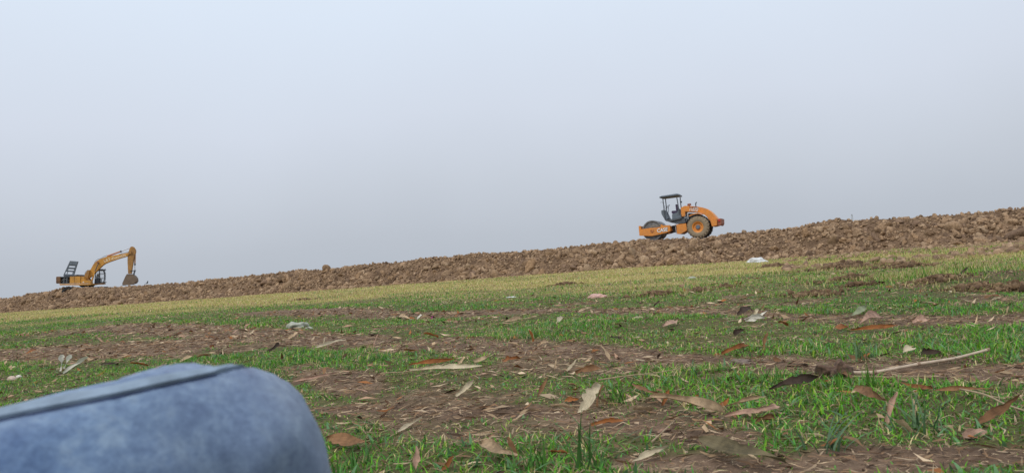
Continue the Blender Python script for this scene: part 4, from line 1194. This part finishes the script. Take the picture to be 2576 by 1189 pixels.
H((1044, 1187), (1048, 1129), .022, 'pink', "narrow pinkish leaf standing upright in near grass", True, curl=.8, bend=.1, face=.8)
H((1353, 1003), (1377, 952), .022, 'brown', "slim brown leaf standing upright in the middle turf", True, curl=.7, bend=.3, face=.8)
H((1111, 1188), (1141, 1156), .018, 'rust', "small rust leaf leaning in the nearest grass", True, curl=.6, bend=.2, face=.8)
H((1302, 1153), (1275, 1107), .022, 'brown', "slender brown leaf leaning over the rolled tan leaf", True, curl=.6, bend=.3, face=.8)
H((1634, 1018), (1824, 1058), .055, 'tan', "long folded tan sheath with dark underside beside the broad tan leaf", shape='sheath', curl=1.6, bend=-.25, face=.75, lift=.025)
H((1592, 984), (1660, 1024), .03, 'brown', "brown tail end of sheath in shaded grass", shape='sheath', curl=1.2, bend=.3, face=.6, lift=.03)
H((1824, 1062), (1956, 1043), .04, 'pink', "bundle of pinkish dry husk on soil edge", shape='scrap', curl=1.5, bend=-.3, face=.7, lift=.018)
H((1830, 1052), (1930, 1040), .03, 'tan', "pale tan husk strip resting on the pinkish bundle", shape='sheath', curl=1.3, bend=-.3, face=.7, lift=.035)
H((1667, 1025), (1681, 985), .022, 'rust', "pointed rust leaf standing upright behind folded tan sheath", True, curl=.6, bend=.1, face=.9)
H((1802, 1033), (1833, 1007), .02, 'rust', "small orange rust leaf tilted in thick turf", True, curl=.5, bend=.2, face=.8)
H((2145, 1003), (2232, 1043), .04, 'brown', "smooth brown leaf sloping down into tall turf", curl=.7, bend=-.4, face=.8, lift=.03)
H((2232, 1068), (2256, 992), .035, 'pink', "tall pinkish spike shaped sheath standing in turf", True, shape='sheath', curl=1.0, bend=.25, face=.9)
H((2309, 1058), (2295, 1011), .022, 'tan', "thin pale tan leaf standing next to the pinkish spike", True, curl=1.0, bend=.3, face=.8)
H((2444, 1076), (2569, 999), .028, 'brown', "long dark rust leaf slanting up at the frame edge", True, curl=.6, bend=.1, face=.9)
H((2426, 1109), (2474, 1087), .035, 'pink', "squarish pinkish leaf scrap under the long rust leaf", True, shape='scrap', curl=.5, bend=.3, face=.8)
H((1937, 1003), (2061, 981), .045, 'dark', "large curled almost black leaf in green turf", curl=1.3, bend=-.8, face=.7, lift=.03)
H((2266, 974), (2346, 999), .022, 'rust', "rust ribbon leaf bending along the bare strip", curl=.7, bend=.3, face=.7, lift=.02)
H((2346, 999), (2506, 1003), .022, 'brown', "long tan brown ribbon leaf lying along turf edge", curl=.9, bend=-.3, face=.7, lift=.02)
H((1815, 897), (1886, 879), .04, 'rust', "bright orange brown leaf on the edge of bare soil", curl=.7, bend=-.4, face=.8, lift=.015)
H((1919, 886), (1931, 839), .03, 'brown', "dark rusty leaf standing straight up at turf edge", True, curl=.8, bend=.2, face=.8)
H((2141, 839), (2258, 830), .045, 'rust', "long red rust sheath lying in far turf", shape='sheath', curl=1.1, bend=-.15, face=.7, lift=.02)
H((1762, 1128), (1985, 1222), .045, 'olive', "large blurred olive grey leaf lying closest to the lens", curl=.5, bend=-.3, face=.85, lift=.03)
H((1845, 846), (1872, 842), .05, 'dark', "dark oval leaf lying in bright turf", curl=.8, bend=-.8, face=.7, lift=.015)
H((151, 940), (157, 902), .05, 'white', "leftmost white husk standing upright in the grass", True, shape='spoon', curl=.6, bend=.1, face=.9, lift=.02, name="white_husk", cat="husk", group="white husks")
H((161, 936), (175, 902), .045, 'white', "second white husk leaning right of the upright one", True, shape='spoon', curl=.6, bend=.15, face=.9, lift=.02, name="white_husk", cat="husk", group="white husks")
H((158, 944), (223, 908), .055, 'white', "long white husk with spoon shaped end lying sideways", True, shape='spoon', curl=.6, bend=-.1, face=.9, lift=.02, name="white_husk", cat="husk", group="white husks")
H((130, 950), (170, 940), .03, 'dark', "dark stalk base under the white husks", curl=1.2, bend=.1, face=.6, name="husk_stalk", cat="stalk")
H((65, 892), (92, 885), .04, 'rust', "yellow brown leaf above the white husks", curl=.7, bend=-.4, face=.7, lift=.015)
H((51, 847), (91, 856), .05, 'brown', "orange brown leaf on far bare strip at left edge", curl=.7, bend=-.5, face=.7, lift=.02)
H((263, 862), (244, 849), .03, 'pink', "small pinkish pointed leaf lifting off bare soil", True, curl=.6, bend=.2, face=.8)
H((297, 862), (345, 869), .03, 'rust', "thin rust leaf lying flat on matted straw", curl=.6, bend=-.2, face=.6)
H((205, 876), (250, 880), .035, 'brown', "brown curled leaf in the middle of bare soil", curl=1.0, bend=-.5, face=.7, lift=.015)
H((796, 880), (880, 859), .05, 'pale', "broad pale brown sheath lying on matted straw path", shape='sheath', curl=.9, bend=-.2, face=.7, lift=.018)
H((253, 921), (294, 920), .025, 'dark', "narrow dark leaf between the husks and the knee", curl=.8, bend=-.3, face=.7, lift=.012)
H((734, 968), (847, 948), .02, 'pink', "long reddish ribbon leaf beyond the denim knee", curl=.9, bend=-.1, face=.7, lift=.015)
H((376, 946), (417, 930), .02, 'pale', "yellowish leaf just above the denim seam", curl=.7, bend=-.3, face=.8, lift=.02)
H((1268, 813), (1316, 806), .05, 'tan', "tan flat leaf among middle distance turf", curl=.5, bend=-.2, face=.7, lift=.02)
H((1401, 816), (1427, 806), .06, 'pale', "cream leaf scrap in middle distance turf", shape='scrap', curl=.5, bend=-.3, face=.75, lift=.02)
H((1668, 828), (1700, 818), .06, 'pink', "reddish brown leaf lying at the turf patch end", curl=.6, bend=-.3, face=.75, lift=.02)
H((1352, 876), (1379, 868), .035, 'tan', "pale leaf scrap curling on the middle straw path", shape='scrap', curl=.8, bend=-.5, face=.7, lift=.015)
H((1268, 921), (1309, 921), .04, 'rust', "bright orange leaf scrap at the turf border", shape='scrap', curl=.5, bend=-.3, face=.75, lift=.03)
H((1152, 919), (1169, 901), .03, 'tan', "greyish tan leaf tip raised over the dark litter", True, curl=.6, bend=.2, face=.8)
H((1193, 919), (1226, 911), .035, 'tan', "flat grey tan leaf beside the raised leaf tip", curl=.5, bend=-.3, face=.8, lift=.02)
H((1449, 956), (1516, 953), .05, 'brown', "wide orange brown leaf half hidden by grass blades", curl=.7, bend=-.4, face=.75, lift=.03)
H((1853, 797), (1895, 793), .075, 'dark', "dark brown arched leaf near crumpled husk", curl=.7, bend=-1.2, face=.6, lift=.02)
H((2141, 800), (2202, 776), .06, 'green', "grey green leaf slanting over far litter", curl=.5, bend=-.1, face=.8, lift=.02)
H((2167, 823), (2228, 806), .08, 'pink', "broad pinkish tan leaf in far litter", curl=.6, bend=-.4, face=.7, lift=.02)
H((2298, 822), (2333, 814), .06, 'pink', "pinkish leaf lying right of the broad pinkish tan leaf", curl=.6, bend=-.3, face=.7, lift=.02)
H((2328, 744), (2386, 773), .07, 'rust', "long rust strip curving over the far mound", True, shape='sheath', curl=.8, bend=.6, face=.8)
H((1030, 806), (1002, 803), .06, 'tan', "rounded tan leaf beside the white strip", curl=.6, bend=-.5, face=.7, lift=.02)
H((1455, 790), (1490, 780), .045, 'tan', "slim tan leaf on the far straw strip", curl=.8, bend=-.2, face=.7, lift=.02)

H((1487, 1078), (1567, 1068), .028, 'rust', "flat rust leaf on the soil right of the broad tan leaf", curl=.8, bend=-.3, face=.7, lift=.01)
H((1747, 998), (1802, 1030), .025, 'rust', "arched rust leaf hanging over the folded tan sheath", True, curl=.8, bend=-.7, face=.8)
H((2102, 828), (2134, 834), .045, 'rust', "short rust leaf left of the long red rust sheath", curl=.7, bend=-.4, face=.7, lift=.015)
H((1939, 872), (1982, 893), .04, 'dark', "dark brown twisted leaf right of the rusty upright leaf", True, curl=1.0, bend=-.4, face=.7)
H((2274, 897), (2300, 890), .045, 'pale', "cream oval leaf beyond the cane stalk", curl=.7, bend=-.6, face=.7, lift=.015)
H((2316, 897), (2368, 899), .045, 'dark', "dark brown leaf beside the cream oval leaf", curl=.9, bend=-.6, face=.7, lift=.015)
H((1420, 1013), (1457, 1017), .025, 'rust', "rust scrap tucked behind the broad tan leaf", curl=.7, bend=-.3, face=.7, lift=.01)
H((1590, 1170), (1682, 1143), .022, 'pale', "long pale sliver leaf near the bottom edge", curl=1.0, bend=-.2, face=.7, lift=.012)
H((1895, 1068), (1950, 1062), .035, 'brown', "brown husk piece under the pinkish husk bundle", shape='scrap', curl=1.2, bend=-.3, face=.7, lift=.008)
H((1560, 960), (1590, 985), .03, 'brown', "brown leaf wedged above the folded tan sheath", True, curl=.9, bend=-.4, face=.7)
stem_mat = plain("dry_stem", (.34, .25, .15), .8, 0, .3, 30)
def stem(pts, r, label, rise=.01):
    P_ = [gp_s(*q) + Vector((0, 0, rise + .004 * (i % 2))) for i, q in enumerate(pts)]
    o = MB().tube([Vector(c) for c in catmull([tuple(p) for p in P_], 6)], r, 6, r * .6).build("dry_twig", stem_mat, None, smooth=True)
    tag(o, label, "twig", "dry twigs on the turf")
stem([(1507, 980), (1580, 972), (1650, 962), (1714, 953)], .0030, "thin dry twig slanting behind the broad tan leaf", .04)
stem([(2417, 1003), (2480, 1022), (2530, 1043), (2590, 1068)], .0036, "dry twig slanting down by the long dark rust leaf", .03)
stem([(2130, 952), (2200, 956), (2270, 955), (2342, 954)], .0026, "thin dry twig lying in front of the cane stalk")
stem([(2010, 962), (2050, 953), (2090, 948)], .0026, "short dry twig running up to the root clump")
stem([(960, 948), (1020, 946), (1080, 938)], .0026, "dry twig tail of the long pale streaked sheath", .02)
stem([(1640, 1120), (1665, 1100), (1700, 1062)], .0026, "forked looking dry twig on near bare soil")
stem([(1380, 930), (1440, 936), (1520, 948), (1575, 962)], .0026, "dry twig lying along the turf behind the wide brown leaf", .03)
stem([(560, 880), (620, 872), (700, 868)], .003, "dry twig on the matted straw path beyond the knee")

# random smaller leaves
KINDS = [('tan', "small tan dry leaf lying scattered over the turf", .32), ('pink', "small pinkish dry leaf scattered over turf and soil", .18), ('rust', "small rust red dry leaf scattered over turf and soil", .16),
         ('brown', "small brown dry leaf scattered over turf and soil", .16), ('pale', "small straw pale dry leaf scattered over turf and soil", .13), ('dark', "small blackish dry leaf scattered over turf and soil", .05)]
LEAFME = {}
for kk, _, _ in KINDS:
    LEAFME[kk] = []
    for i in range(8):
        me = leaf_mesh(1.0, random.uniform(.16, .36), random.uniform(.4, 1.6), random.uniform(-1.0, .4), random.uniform(-.9, .9), random.choice(['lance', 'sheath', 'scrap', 'scrap']), 5000 + i * 7 + len(kk) * 131, 10, 5)
        me.materials.append(LM[kk]); LEAFME[kk].append(me)
MARKS = [((1480, 1008), "broad pale tan leaf"), ((1255, 1157), "rolled tan leaf"), ((876, 1125), "chestnut leaf by the knee"), ((1122, 941), "long pale streaked sheath"), ((1169, 980), "folded cream leaf"),
         ((1028, 1080), "split straw stalk"), ((1365, 978), "slim upright brown leaf"), ((1729, 1038), "folded tan sheath"), ((1890, 1052), "pinkish husk bundle"), ((2188, 1023), "smooth sloping brown leaf"),
         ((2244, 1030), "pinkish upright spike"), ((2506, 1038), "long dark rust leaf"), ((1999, 992), "large blackish curled leaf"), ((2430, 1001), "brown ribbon leaf"), ((1850, 888), "orange brown leaf"),
         ((1925, 862), "rusty upright leaf"), ((2200, 834), "long red rust sheath"), ((1858, 1160), "blurred olive leaf"), ((1858, 844), "dark oval leaf"), ((165, 920), "white husks"), ((78, 888), "yellow brown leaf"),
         ((71, 851), "orange brown leaf at the edge"), ((253, 856), "pinkish pointed leaf"), ((321, 865), "flat rust leaf"), ((227, 878), "curled brown leaf on soil"), ((838, 869), "broad pale brown sheath"),
         ((790, 958), "reddish ribbon leaf"), ((748, 820), "crumpled grey bag"), ((1292, 810), "tan flat leaf"), ((1414, 811), "cream leaf scrap"), ((1684, 823), "reddish brown leaf"), ((1365, 872), "curling leaf scrap"),
         ((1288, 921), "bright orange scrap"), ((1482, 954), "wide orange brown leaf"), ((1900, 800), "crumpled husk"), ((2171, 788), "grey green leaf"), ((2315, 818), "far pinkish leaf"), ((2357, 758), "curving rust strip"),
         ((1055, 798), "white strip"), ((1285, 746), "white paper scrap"), ((1500, 746), "pink wrapper"), ((2300, 920), "cane stalk"), ((2105, 945), "root clump"), ((1650, 742), "dark soil heap"), ((40, 950), "pebbles"),
         ((2460, 726), "broad dark soil heap"), ((2170, 905), "wide grass tuft"), ((1862, 915), "grey soil lump"), ((600, 930), "denim knee")]
WORD = {'tan': 'tan', 'pink': 'pinkish', 'rust': 'rust red', 'brown': 'brown', 'pale': 'straw pale', 'dark': 'blackish'}
LEAVES = []
cnt = 0; tries = 0
while cnt < 238 and tries < 6000:
    tries += 1
    y = 2.0 + 13 * random.random() ** 1.25; x = random.uniform(-.66, .66) * y
    px, py = project(x, y, 0)
    if px < 0 or px > 2575 or py > 1189: continue
    if px < 840 and py > 900 and py > 1010 - px * .17: continue
    if random.random() > (.4 + .6 * float(bare_mask(np.array([x]), np.array([y]))[0])): continue
    q = random.random(); acc = 0
    for kk, lab, pr in KINDS:
        acc += pr
        if q <= acc: break
    L = random.uniform(.035, .105) * (1 if y < 5 else 1.2)
    vi = random.randrange(len(LEAFME[kk]))
    o = bpy.data.objects.new("dry_leaf", LEAFME[kk][vi]); link(o)
    z = float(gz(x, y))
    yaw = random.gauss(.15, .7) + (math.pi if random.random() < .5 else 0)
    up_ = random.random() < .12
    o.location = (x, y, z + random.uniform(.004, .018)); o.rotation_euler = (random.gauss(.25, .5), -random.uniform(.6, 1.3) if up_ else random.gauss(-.06, .2), yaw); o.scale = (L, L, L)
    dd = sorted((math.hypot((px - m_[0][0]), (py - m_[0][1]) * 2.2), k_) for k_, m_ in enumerate(MARKS))
    LEAVES.append([o, kk, px, py, dd[0][1], dd[1][1], up_, L]); cnt += 1
# each leaf is told from its like by colour, stance, and the things around it
groups_ = {}
for rec in LEAVES:
    o, kk, px, py, a, b_, up_, L = rec
    (mx, my), nm = MARKS[a]
    dx, dy = px - mx, (py - my) * 2.2
    side = ("right of" if dx > 0 else "left of") if abs(dx) > abs(dy) else ("in front of" if dy > 0 else "behind")
    size = "tiny" if L < .055 else ("small" if L < .085 else "medium")
    stance = "upright" if up_ else "fallen"
    groups_.setdefault((size, WORD[kk], stance, side, nm), []).append(rec)
for (size, wc_, stance, side, nm), recs in groups_.items():
    recs.sort(key=lambda r_: math.hypot(r_[2] - MARKS[r_[4]][0][0], (r_[3] - MARKS[r_[4]][0][1]) * 2.2))
    for k_, rec in enumerate(recs):
        order = ["", ", closest to it", ", second from it", ", third from it", ", fourth from it", ", fifth from it"]
        tail = "" if len(recs) == 1 else order[min(5, k_ + 1)]
        tag(rec[0], "%s %s %s leaf %s the %s%s" % (size, wc_, stance, side, nm, tail), "leaf", "small %s leaves strewn on the ground" % rec[1])

# ---------------- other small things
plastic_white = plain("white_woven_plastic", (.60, .61, .60), .6, 0, .2, 6)
plastic_grey = plain("pale_grey_green_plastic", (.33, .34, .27), .6, 0, .25, 20)
def lump(name, px, py, w_, d_, h_, mat, seed, label, cat, crumple=.25, rotz=0, parent=None, squash=None):
    r = random.Random(seed)
    bm = bmesh.new(); bmesh.ops.create_icosphere(bm, subdivisions=4, radius=1)
    for v in bm.verts:
        c = v.co; f = 1 + crumple * ((float(vnoise(c.x * 2.3 + seed, c.y * 2.3 + c.z * 1.7, seed)) - .5) * 2 + (float(vnoise(c.x * 6 + seed, c.z * 6 + c.y * 4, seed + 3)) - .5) * .7)
        v.co = Vector((c.x * w_ * f, c.y * d_ * f, max(-.12, c.z) * h_ * (f + .25 * crumple * math.sin(c.x * 4 + seed))))
    me = bpy.data.meshes.new(name); bm.to_mesh(me); bm.free(); me.shade_smooth(); me.materials.append(mat)
    o = link(bpy.data.objects.new(name, me), parent); p = gp_s(px, py); o.location = p; o.rotation_euler = (0, 0, rotz)
    if label: tag(o, label, cat)
    return o
lump("plastic_sack", 1903, 661, .48, .3, .26, plastic_white, 3, "white plastic sack lying at the foot of the embankment", "sack", .35)
lump("plastic_bag", 748, 824, .125, .09, .075, plastic_grey, 5, "crumpled pale grey plastic bag on the far turf strip", "bag", .3, .2)
lump("plastic_scrap", 778, 826, .05, .05, .02, plastic_grey, 8, "flat pale disc of plastic touching the crumpled grey bag", "scrap", .2)
lump("wrapper", 1501, 748, .14, .08, .05, plain("pink_white_wrapper", (.55, .33, .27), .5, 0, .4, 15), 9, "pink and white wrapper lying in yellow grass", "wrapper", .3)
lump("paper_scrap", 1285, 748, .09, .03, .02, plastic_white, 12, "thin white paper scrap at the start of yellow grass", "paper scrap", .3)
lump("plastic_scrap", 1742, 700, .12, .07, .04, plastic_grey, 14, "pale scrap of plastic in the dry grass before the roller", "scrap", .3)
for i, (px, py, s_, lab) in enumerate([(30, 955, .035, "larger pinkish pebble at the turf edge on the left"), (47, 948, .022, "small white pebble touching the larger pinkish one")]):
    lump("pebble", px, py, s_, s_ * .8, s_ * .75, plain("pale_pebble", (.5, .38, .3) if i == 0 else (.6, .56, .48), .8, 0, .15, 30), 21 + i, lab, "pebble", .12)
lump("soil_clod", 1862, 915, .05, .035, .022, plain("grey_clod", (.17, .13, .105), .95, 0, .4, 40), 31, "grey lump of soil on the bare path below the orange leaf", "clod", .45)
ws = H((1048, 803), (1060, 793), .03, 'white', "short white strip standing out on the far soil", True, shape='scrap', curl=.2, bend=.05, face=.9, name="white_strip", cat="strip")
LM['magenta'] = leaf_material("magenta_scrap", (.45, .06, .25), (.6, .1, .35), .9)
H((1085, 803), (1087, 795), .035, 'magenta', "tiny magenta scrap near the white strip", True, shape='scrap', curl=.3, bend=.1, face=.9, name="magenta_scrap", cat="scrap")
# crumpled striped husk: folded strips
hk = empty("crumpled_husk", Matrix.Translation(gp_s(1900, 812)))
tag(hk, "crumpled pale grey husk with folded strips on the far litter", "husk")
for i, (a, c, w_, up) in enumerate([((1872, 812), (1925, 808), .06, False), ((1876, 808), (1922, 803), .05, False), ((1895, 806), (1906, 786), .06, True), ((1903, 808), (1932, 792), .025, True), ((1875, 815), (1905, 813), .04, False)]):
    o = H(a, c, w_, 'white' if i != 2 else 'pale', "x", up, shape='sheath', curl=1.2, bend=-.3, face=.75, lift=.02, name="husk_strip")
    for key in ('label', 'category'): del o[key]
    mw = o.matrix_world.copy(); o.parent = hk; o.matrix_parent_inverse = hk.matrix_world.inverted(); o.matrix_world = mw

# bent cane stalk with its root clump
cane = empty("cane_stalk", Matrix.Translation(gp_s(2110, 945)))
tag(cane, "long bent pale cane stalk with a brown root clump on bare soil", "cane")
canemat = plain("bleached_cane", (.46, .36, .26), .6, 0, .2, 40)
c0 = gp_s(2118, 945); c1 = gp_s(2200, 944); c2 = gp_s(2310, 926); c3 = gp_s(2405, 912)
dE = c3.y
c4 = at_depth(2484, 879, dE + .05)
zz = Vector((0, 0, .012))
pts = [c0 + zz, c1 + zz, c2 + zz * 1.3, c3 + zz * 1.5, c4]
def own(o): o.parent = cane; o.matrix_parent_inverse = Matrix.Translation(cane.matrix_world.translation).inverted(); return o
st = own(MB().tube(pts[:2] + [pts[2], pts[3], pts[3] + (pts[4] - pts[3]) * .04, pts[4]], .0062, 10, .0055).build("stalk", canemat, None, smooth=True))
for p_, q_ in ((pts[2], pts[3]), (pts[1], pts[2]), (pts[4], pts[3])):
    d_ = (q_ - p_).normalized(); nd = MB().tube([p_ - d_ * .006, p_, p_ + d_ * .006], .0078, 10).build("node", plain("cane_node", (.27, .18, .12), .8), None); own(nd)
rc = lump("root_clump", 2103, 946, .055, .045, .045, plain("root_clump", (.10, .06, .04), .95, 0, .6, 60), 44, None, None, .6)
rc.location.z += .012; rc.parent = cane; rc.matrix_parent_inverse = Matrix.Translation(cane.matrix_world.translation).inverted()
o = H((2118, 948), (2148, 968), .025, 'brown', "x", False, curl=.8, bend=-.2, face=.8, lift=.015, name="husk")
for key in ('label', 'category'): del o[key]
mw = o.matrix_world.copy(); o.parent = cane; o.matrix_parent_inverse = cane.matrix_world.inverted(); o.matrix_world = mw

# soil heaps in the field: each a heap of clods
heap_mat = tint_mat("heap_soil", .95, 0, .1, 14.0, .04)
for i, (px, py, w_, h_, lab) in enumerate(HEAPS):
    p = gp_s(px, py)
    k = int(520 + 600 * w_)
    a = rng.uniform(0, 6.283, k); rr = np.abs(rng.normal(0, .42, k)) * w_
    xx, yy = p.x + rr * np.cos(a) * 1.15, p.y + rr * np.sin(a)
    prof_ = np.clip(1 - (rr / (w_ * .55)) ** 1.6, 0, 1)
    xx += rng.normal(0, .05, k) * w_; zz_ = gz(xx, yy) + h_ * .4 * prof_ + rng.uniform(-.01, .025, k)
    R = (.007 + rng.pareto(2.2, k).clip(0, 4) * .009) * (w_ / .4) ** .6
    cols = (CLAY * np.array([.62, .60, .56]))[rng.integers(0, len(CLAY), k)] * rng.uniform(.6, 1.1, (k, 1))
    V, T, C = scatter(SML, np.stack([xx, yy, zz_], 1), R, cols)
    # core of the heap
    th = np.linspace(0, 2 * math.pi, 24, endpoint=False); core = [(p.x, p.y, float(gz(p.x, p.y)) + h_ * .35)]; ct = []
    for ri, (fr, fh) in enumerate(((.35, .3), (.7, .14), (1.05, -.05))):
        for j, a_ in enumerate(th):
            x_, y_ = p.x + math.cos(a_) * w_ * .55 * fr * 1.15, p.y + math.sin(a_) * w_ * .55 * fr
            core.append((x_, y_, float(gz(x_, y_)) + h_ * fh * random.uniform(.7, 1.15)))
    for j in range(24):
        j2 = (j + 1) % 24; ct.append((0, 1 + j, 1 + j2))
        for ri in range(2):
            a0, b0 = 1 + ri * 24, 1 + (ri + 1) * 24
            ct += [(a0 + j, b0 + j, b0 + j2), (a0 + j, b0 + j2, a0 + j2)]
    core = np.array(core); ct = np.array(ct)
    hp_ = np_mesh("soil_heap", core, ct, heap_mat, np.tile(CLAY[2] * np.array([.62, .6, .56]), (len(core), 1)))
    cb = np_mesh("crumbs", V, T, heap_mat, C, parent=hp_); tag(cb, kind='stuff')
    tag(hp_, lab, "soil heap", "soil heaps in the field")

# clods rolled out onto the rough ground at the right
# (loose lumps between heaps and bank, kept with the bank's rubble as one mass)
k = 9000
px_ = rng.uniform(1960, 2640, k); py_ = 583 + (px_ * 0) + rng.uniform(0, 1, k) ** .8 * 1
dist = rng.uniform(15, 44, k)
az_ = np.arctan((px_ - WPX / 2) / F)
xx, yy = dist * np.tan(az_), dist
dens = fbm(xx / 2.5, yy / 2.5, 3, 301); tx = np.interp(xx, CP[:, 0], CP[:, 1])
mnd = sum(np.exp(-((xx - m[0]) / m[3]) ** 2 - ((yy - m[1]) / m[4]) ** 2) for m in MOUNDS)
keep = (rng.random(k) < sstep(.40, .58, dens - .12 + .30 * sstep(-14, -4, yy - tx) + .2 * mnd)) & (yy < tx - 2.5) & (yy > 14 + .0 * tx)
P = np.stack([xx, yy, gz(xx, yy)], 1)[keep]; R = np.clip(.02 + rng.pareto(2.3, len(P)) * .03, .02, .10); P[:, 2] += R * .2
V, T, C = scatter(SML + SML + MED[:4], P, R, clay_cols(len(P), None))
lo = np_mesh("loose_soil", V, T, m_clod, C); tag(lo, "loose soil crumbs strewn before the embankment's right end", "soil", kind='stuff')

# hero grass tufts
def tuft(px, py, hgt, nb, spread, col, label, lean=(.2, 1.0)):
    p = gp_s(px, py); k = nb
    x = p.x + rng.normal(0, spread, k); y = p.y + rng.normal(0, spread, k)
    c = np.array(col)[None] * rng.uniform(.75, 1.25, (k, 1)) * np.array([[1, 1, 1]])
    V, T, C = blades(x, y, hgt * rng.uniform(.55, 1.1, k), rng.uniform(.004, .0085, k), rng.uniform(0, 6.283, k), rng.uniform(*lean, k), 6, c)
    o = np_mesh("grass_tuft", V, T, m_grass, C, smooth=True)
    tag(o, label, "grass tuft", "taller grass tufts")
tuft(1478, 1185, .19, 16, .02, (.07, .16, .04), "tall blue green grass tuft rising near the bottom edge", (.2, .8))
tuft(2165, 905, .11, 34, .03, (.10, .17, .07), "wide pale green grass tuft behind the cane stalk")
tuft(2120, 975, .09, 16, .02, (.09, .21, .03), "bright green grass tuft before the root clump", (.1, .5))
tuft(2190, 975, .10, 14, .018, (.09, .21, .03), "bright green grass tuft right of the root clump", (.1, .5))
tuft(1940, 960, .08, 16, .03, (.08, .19, .03), "green grass tuft by the dark curled leaf", (.1, .7))
tuft(1165, 865, .10, 5, .008, (.05, .12, .03), "single thin grass stalk tuft on the straw path", (.05, .3))
tuft(2100, 1125, .13, 14, .04, (.10, .17, .09), "sprawling blue green grass tuft on near bare soil", (.7, 1.4))
tuft(1550, 1010, .12, 14, .025, (.07, .17, .03), "green grass tuft behind the broad tan leaf", (.2, .8))
tuft(2300, 1085, .12, 24, .03, (.09, .16, .07), "sprawling grass tuft under the pinkish spike", (.4, 1.2))
tuft(1345, 1180, .10, 18, .03, (.07, .17, .03), "dense green grass tuft beside the rolled leaf", (.2, .8))
tuft(885, 1180, .09, 22, .04, (.06, .16, .03), "dense green grass tuft close to the knee", (.2, .8))
tuft(960, 905, .07, 30, .035, (.06, .17, .03), "lush green tuft on the turf beyond the knee", (.2, .8))
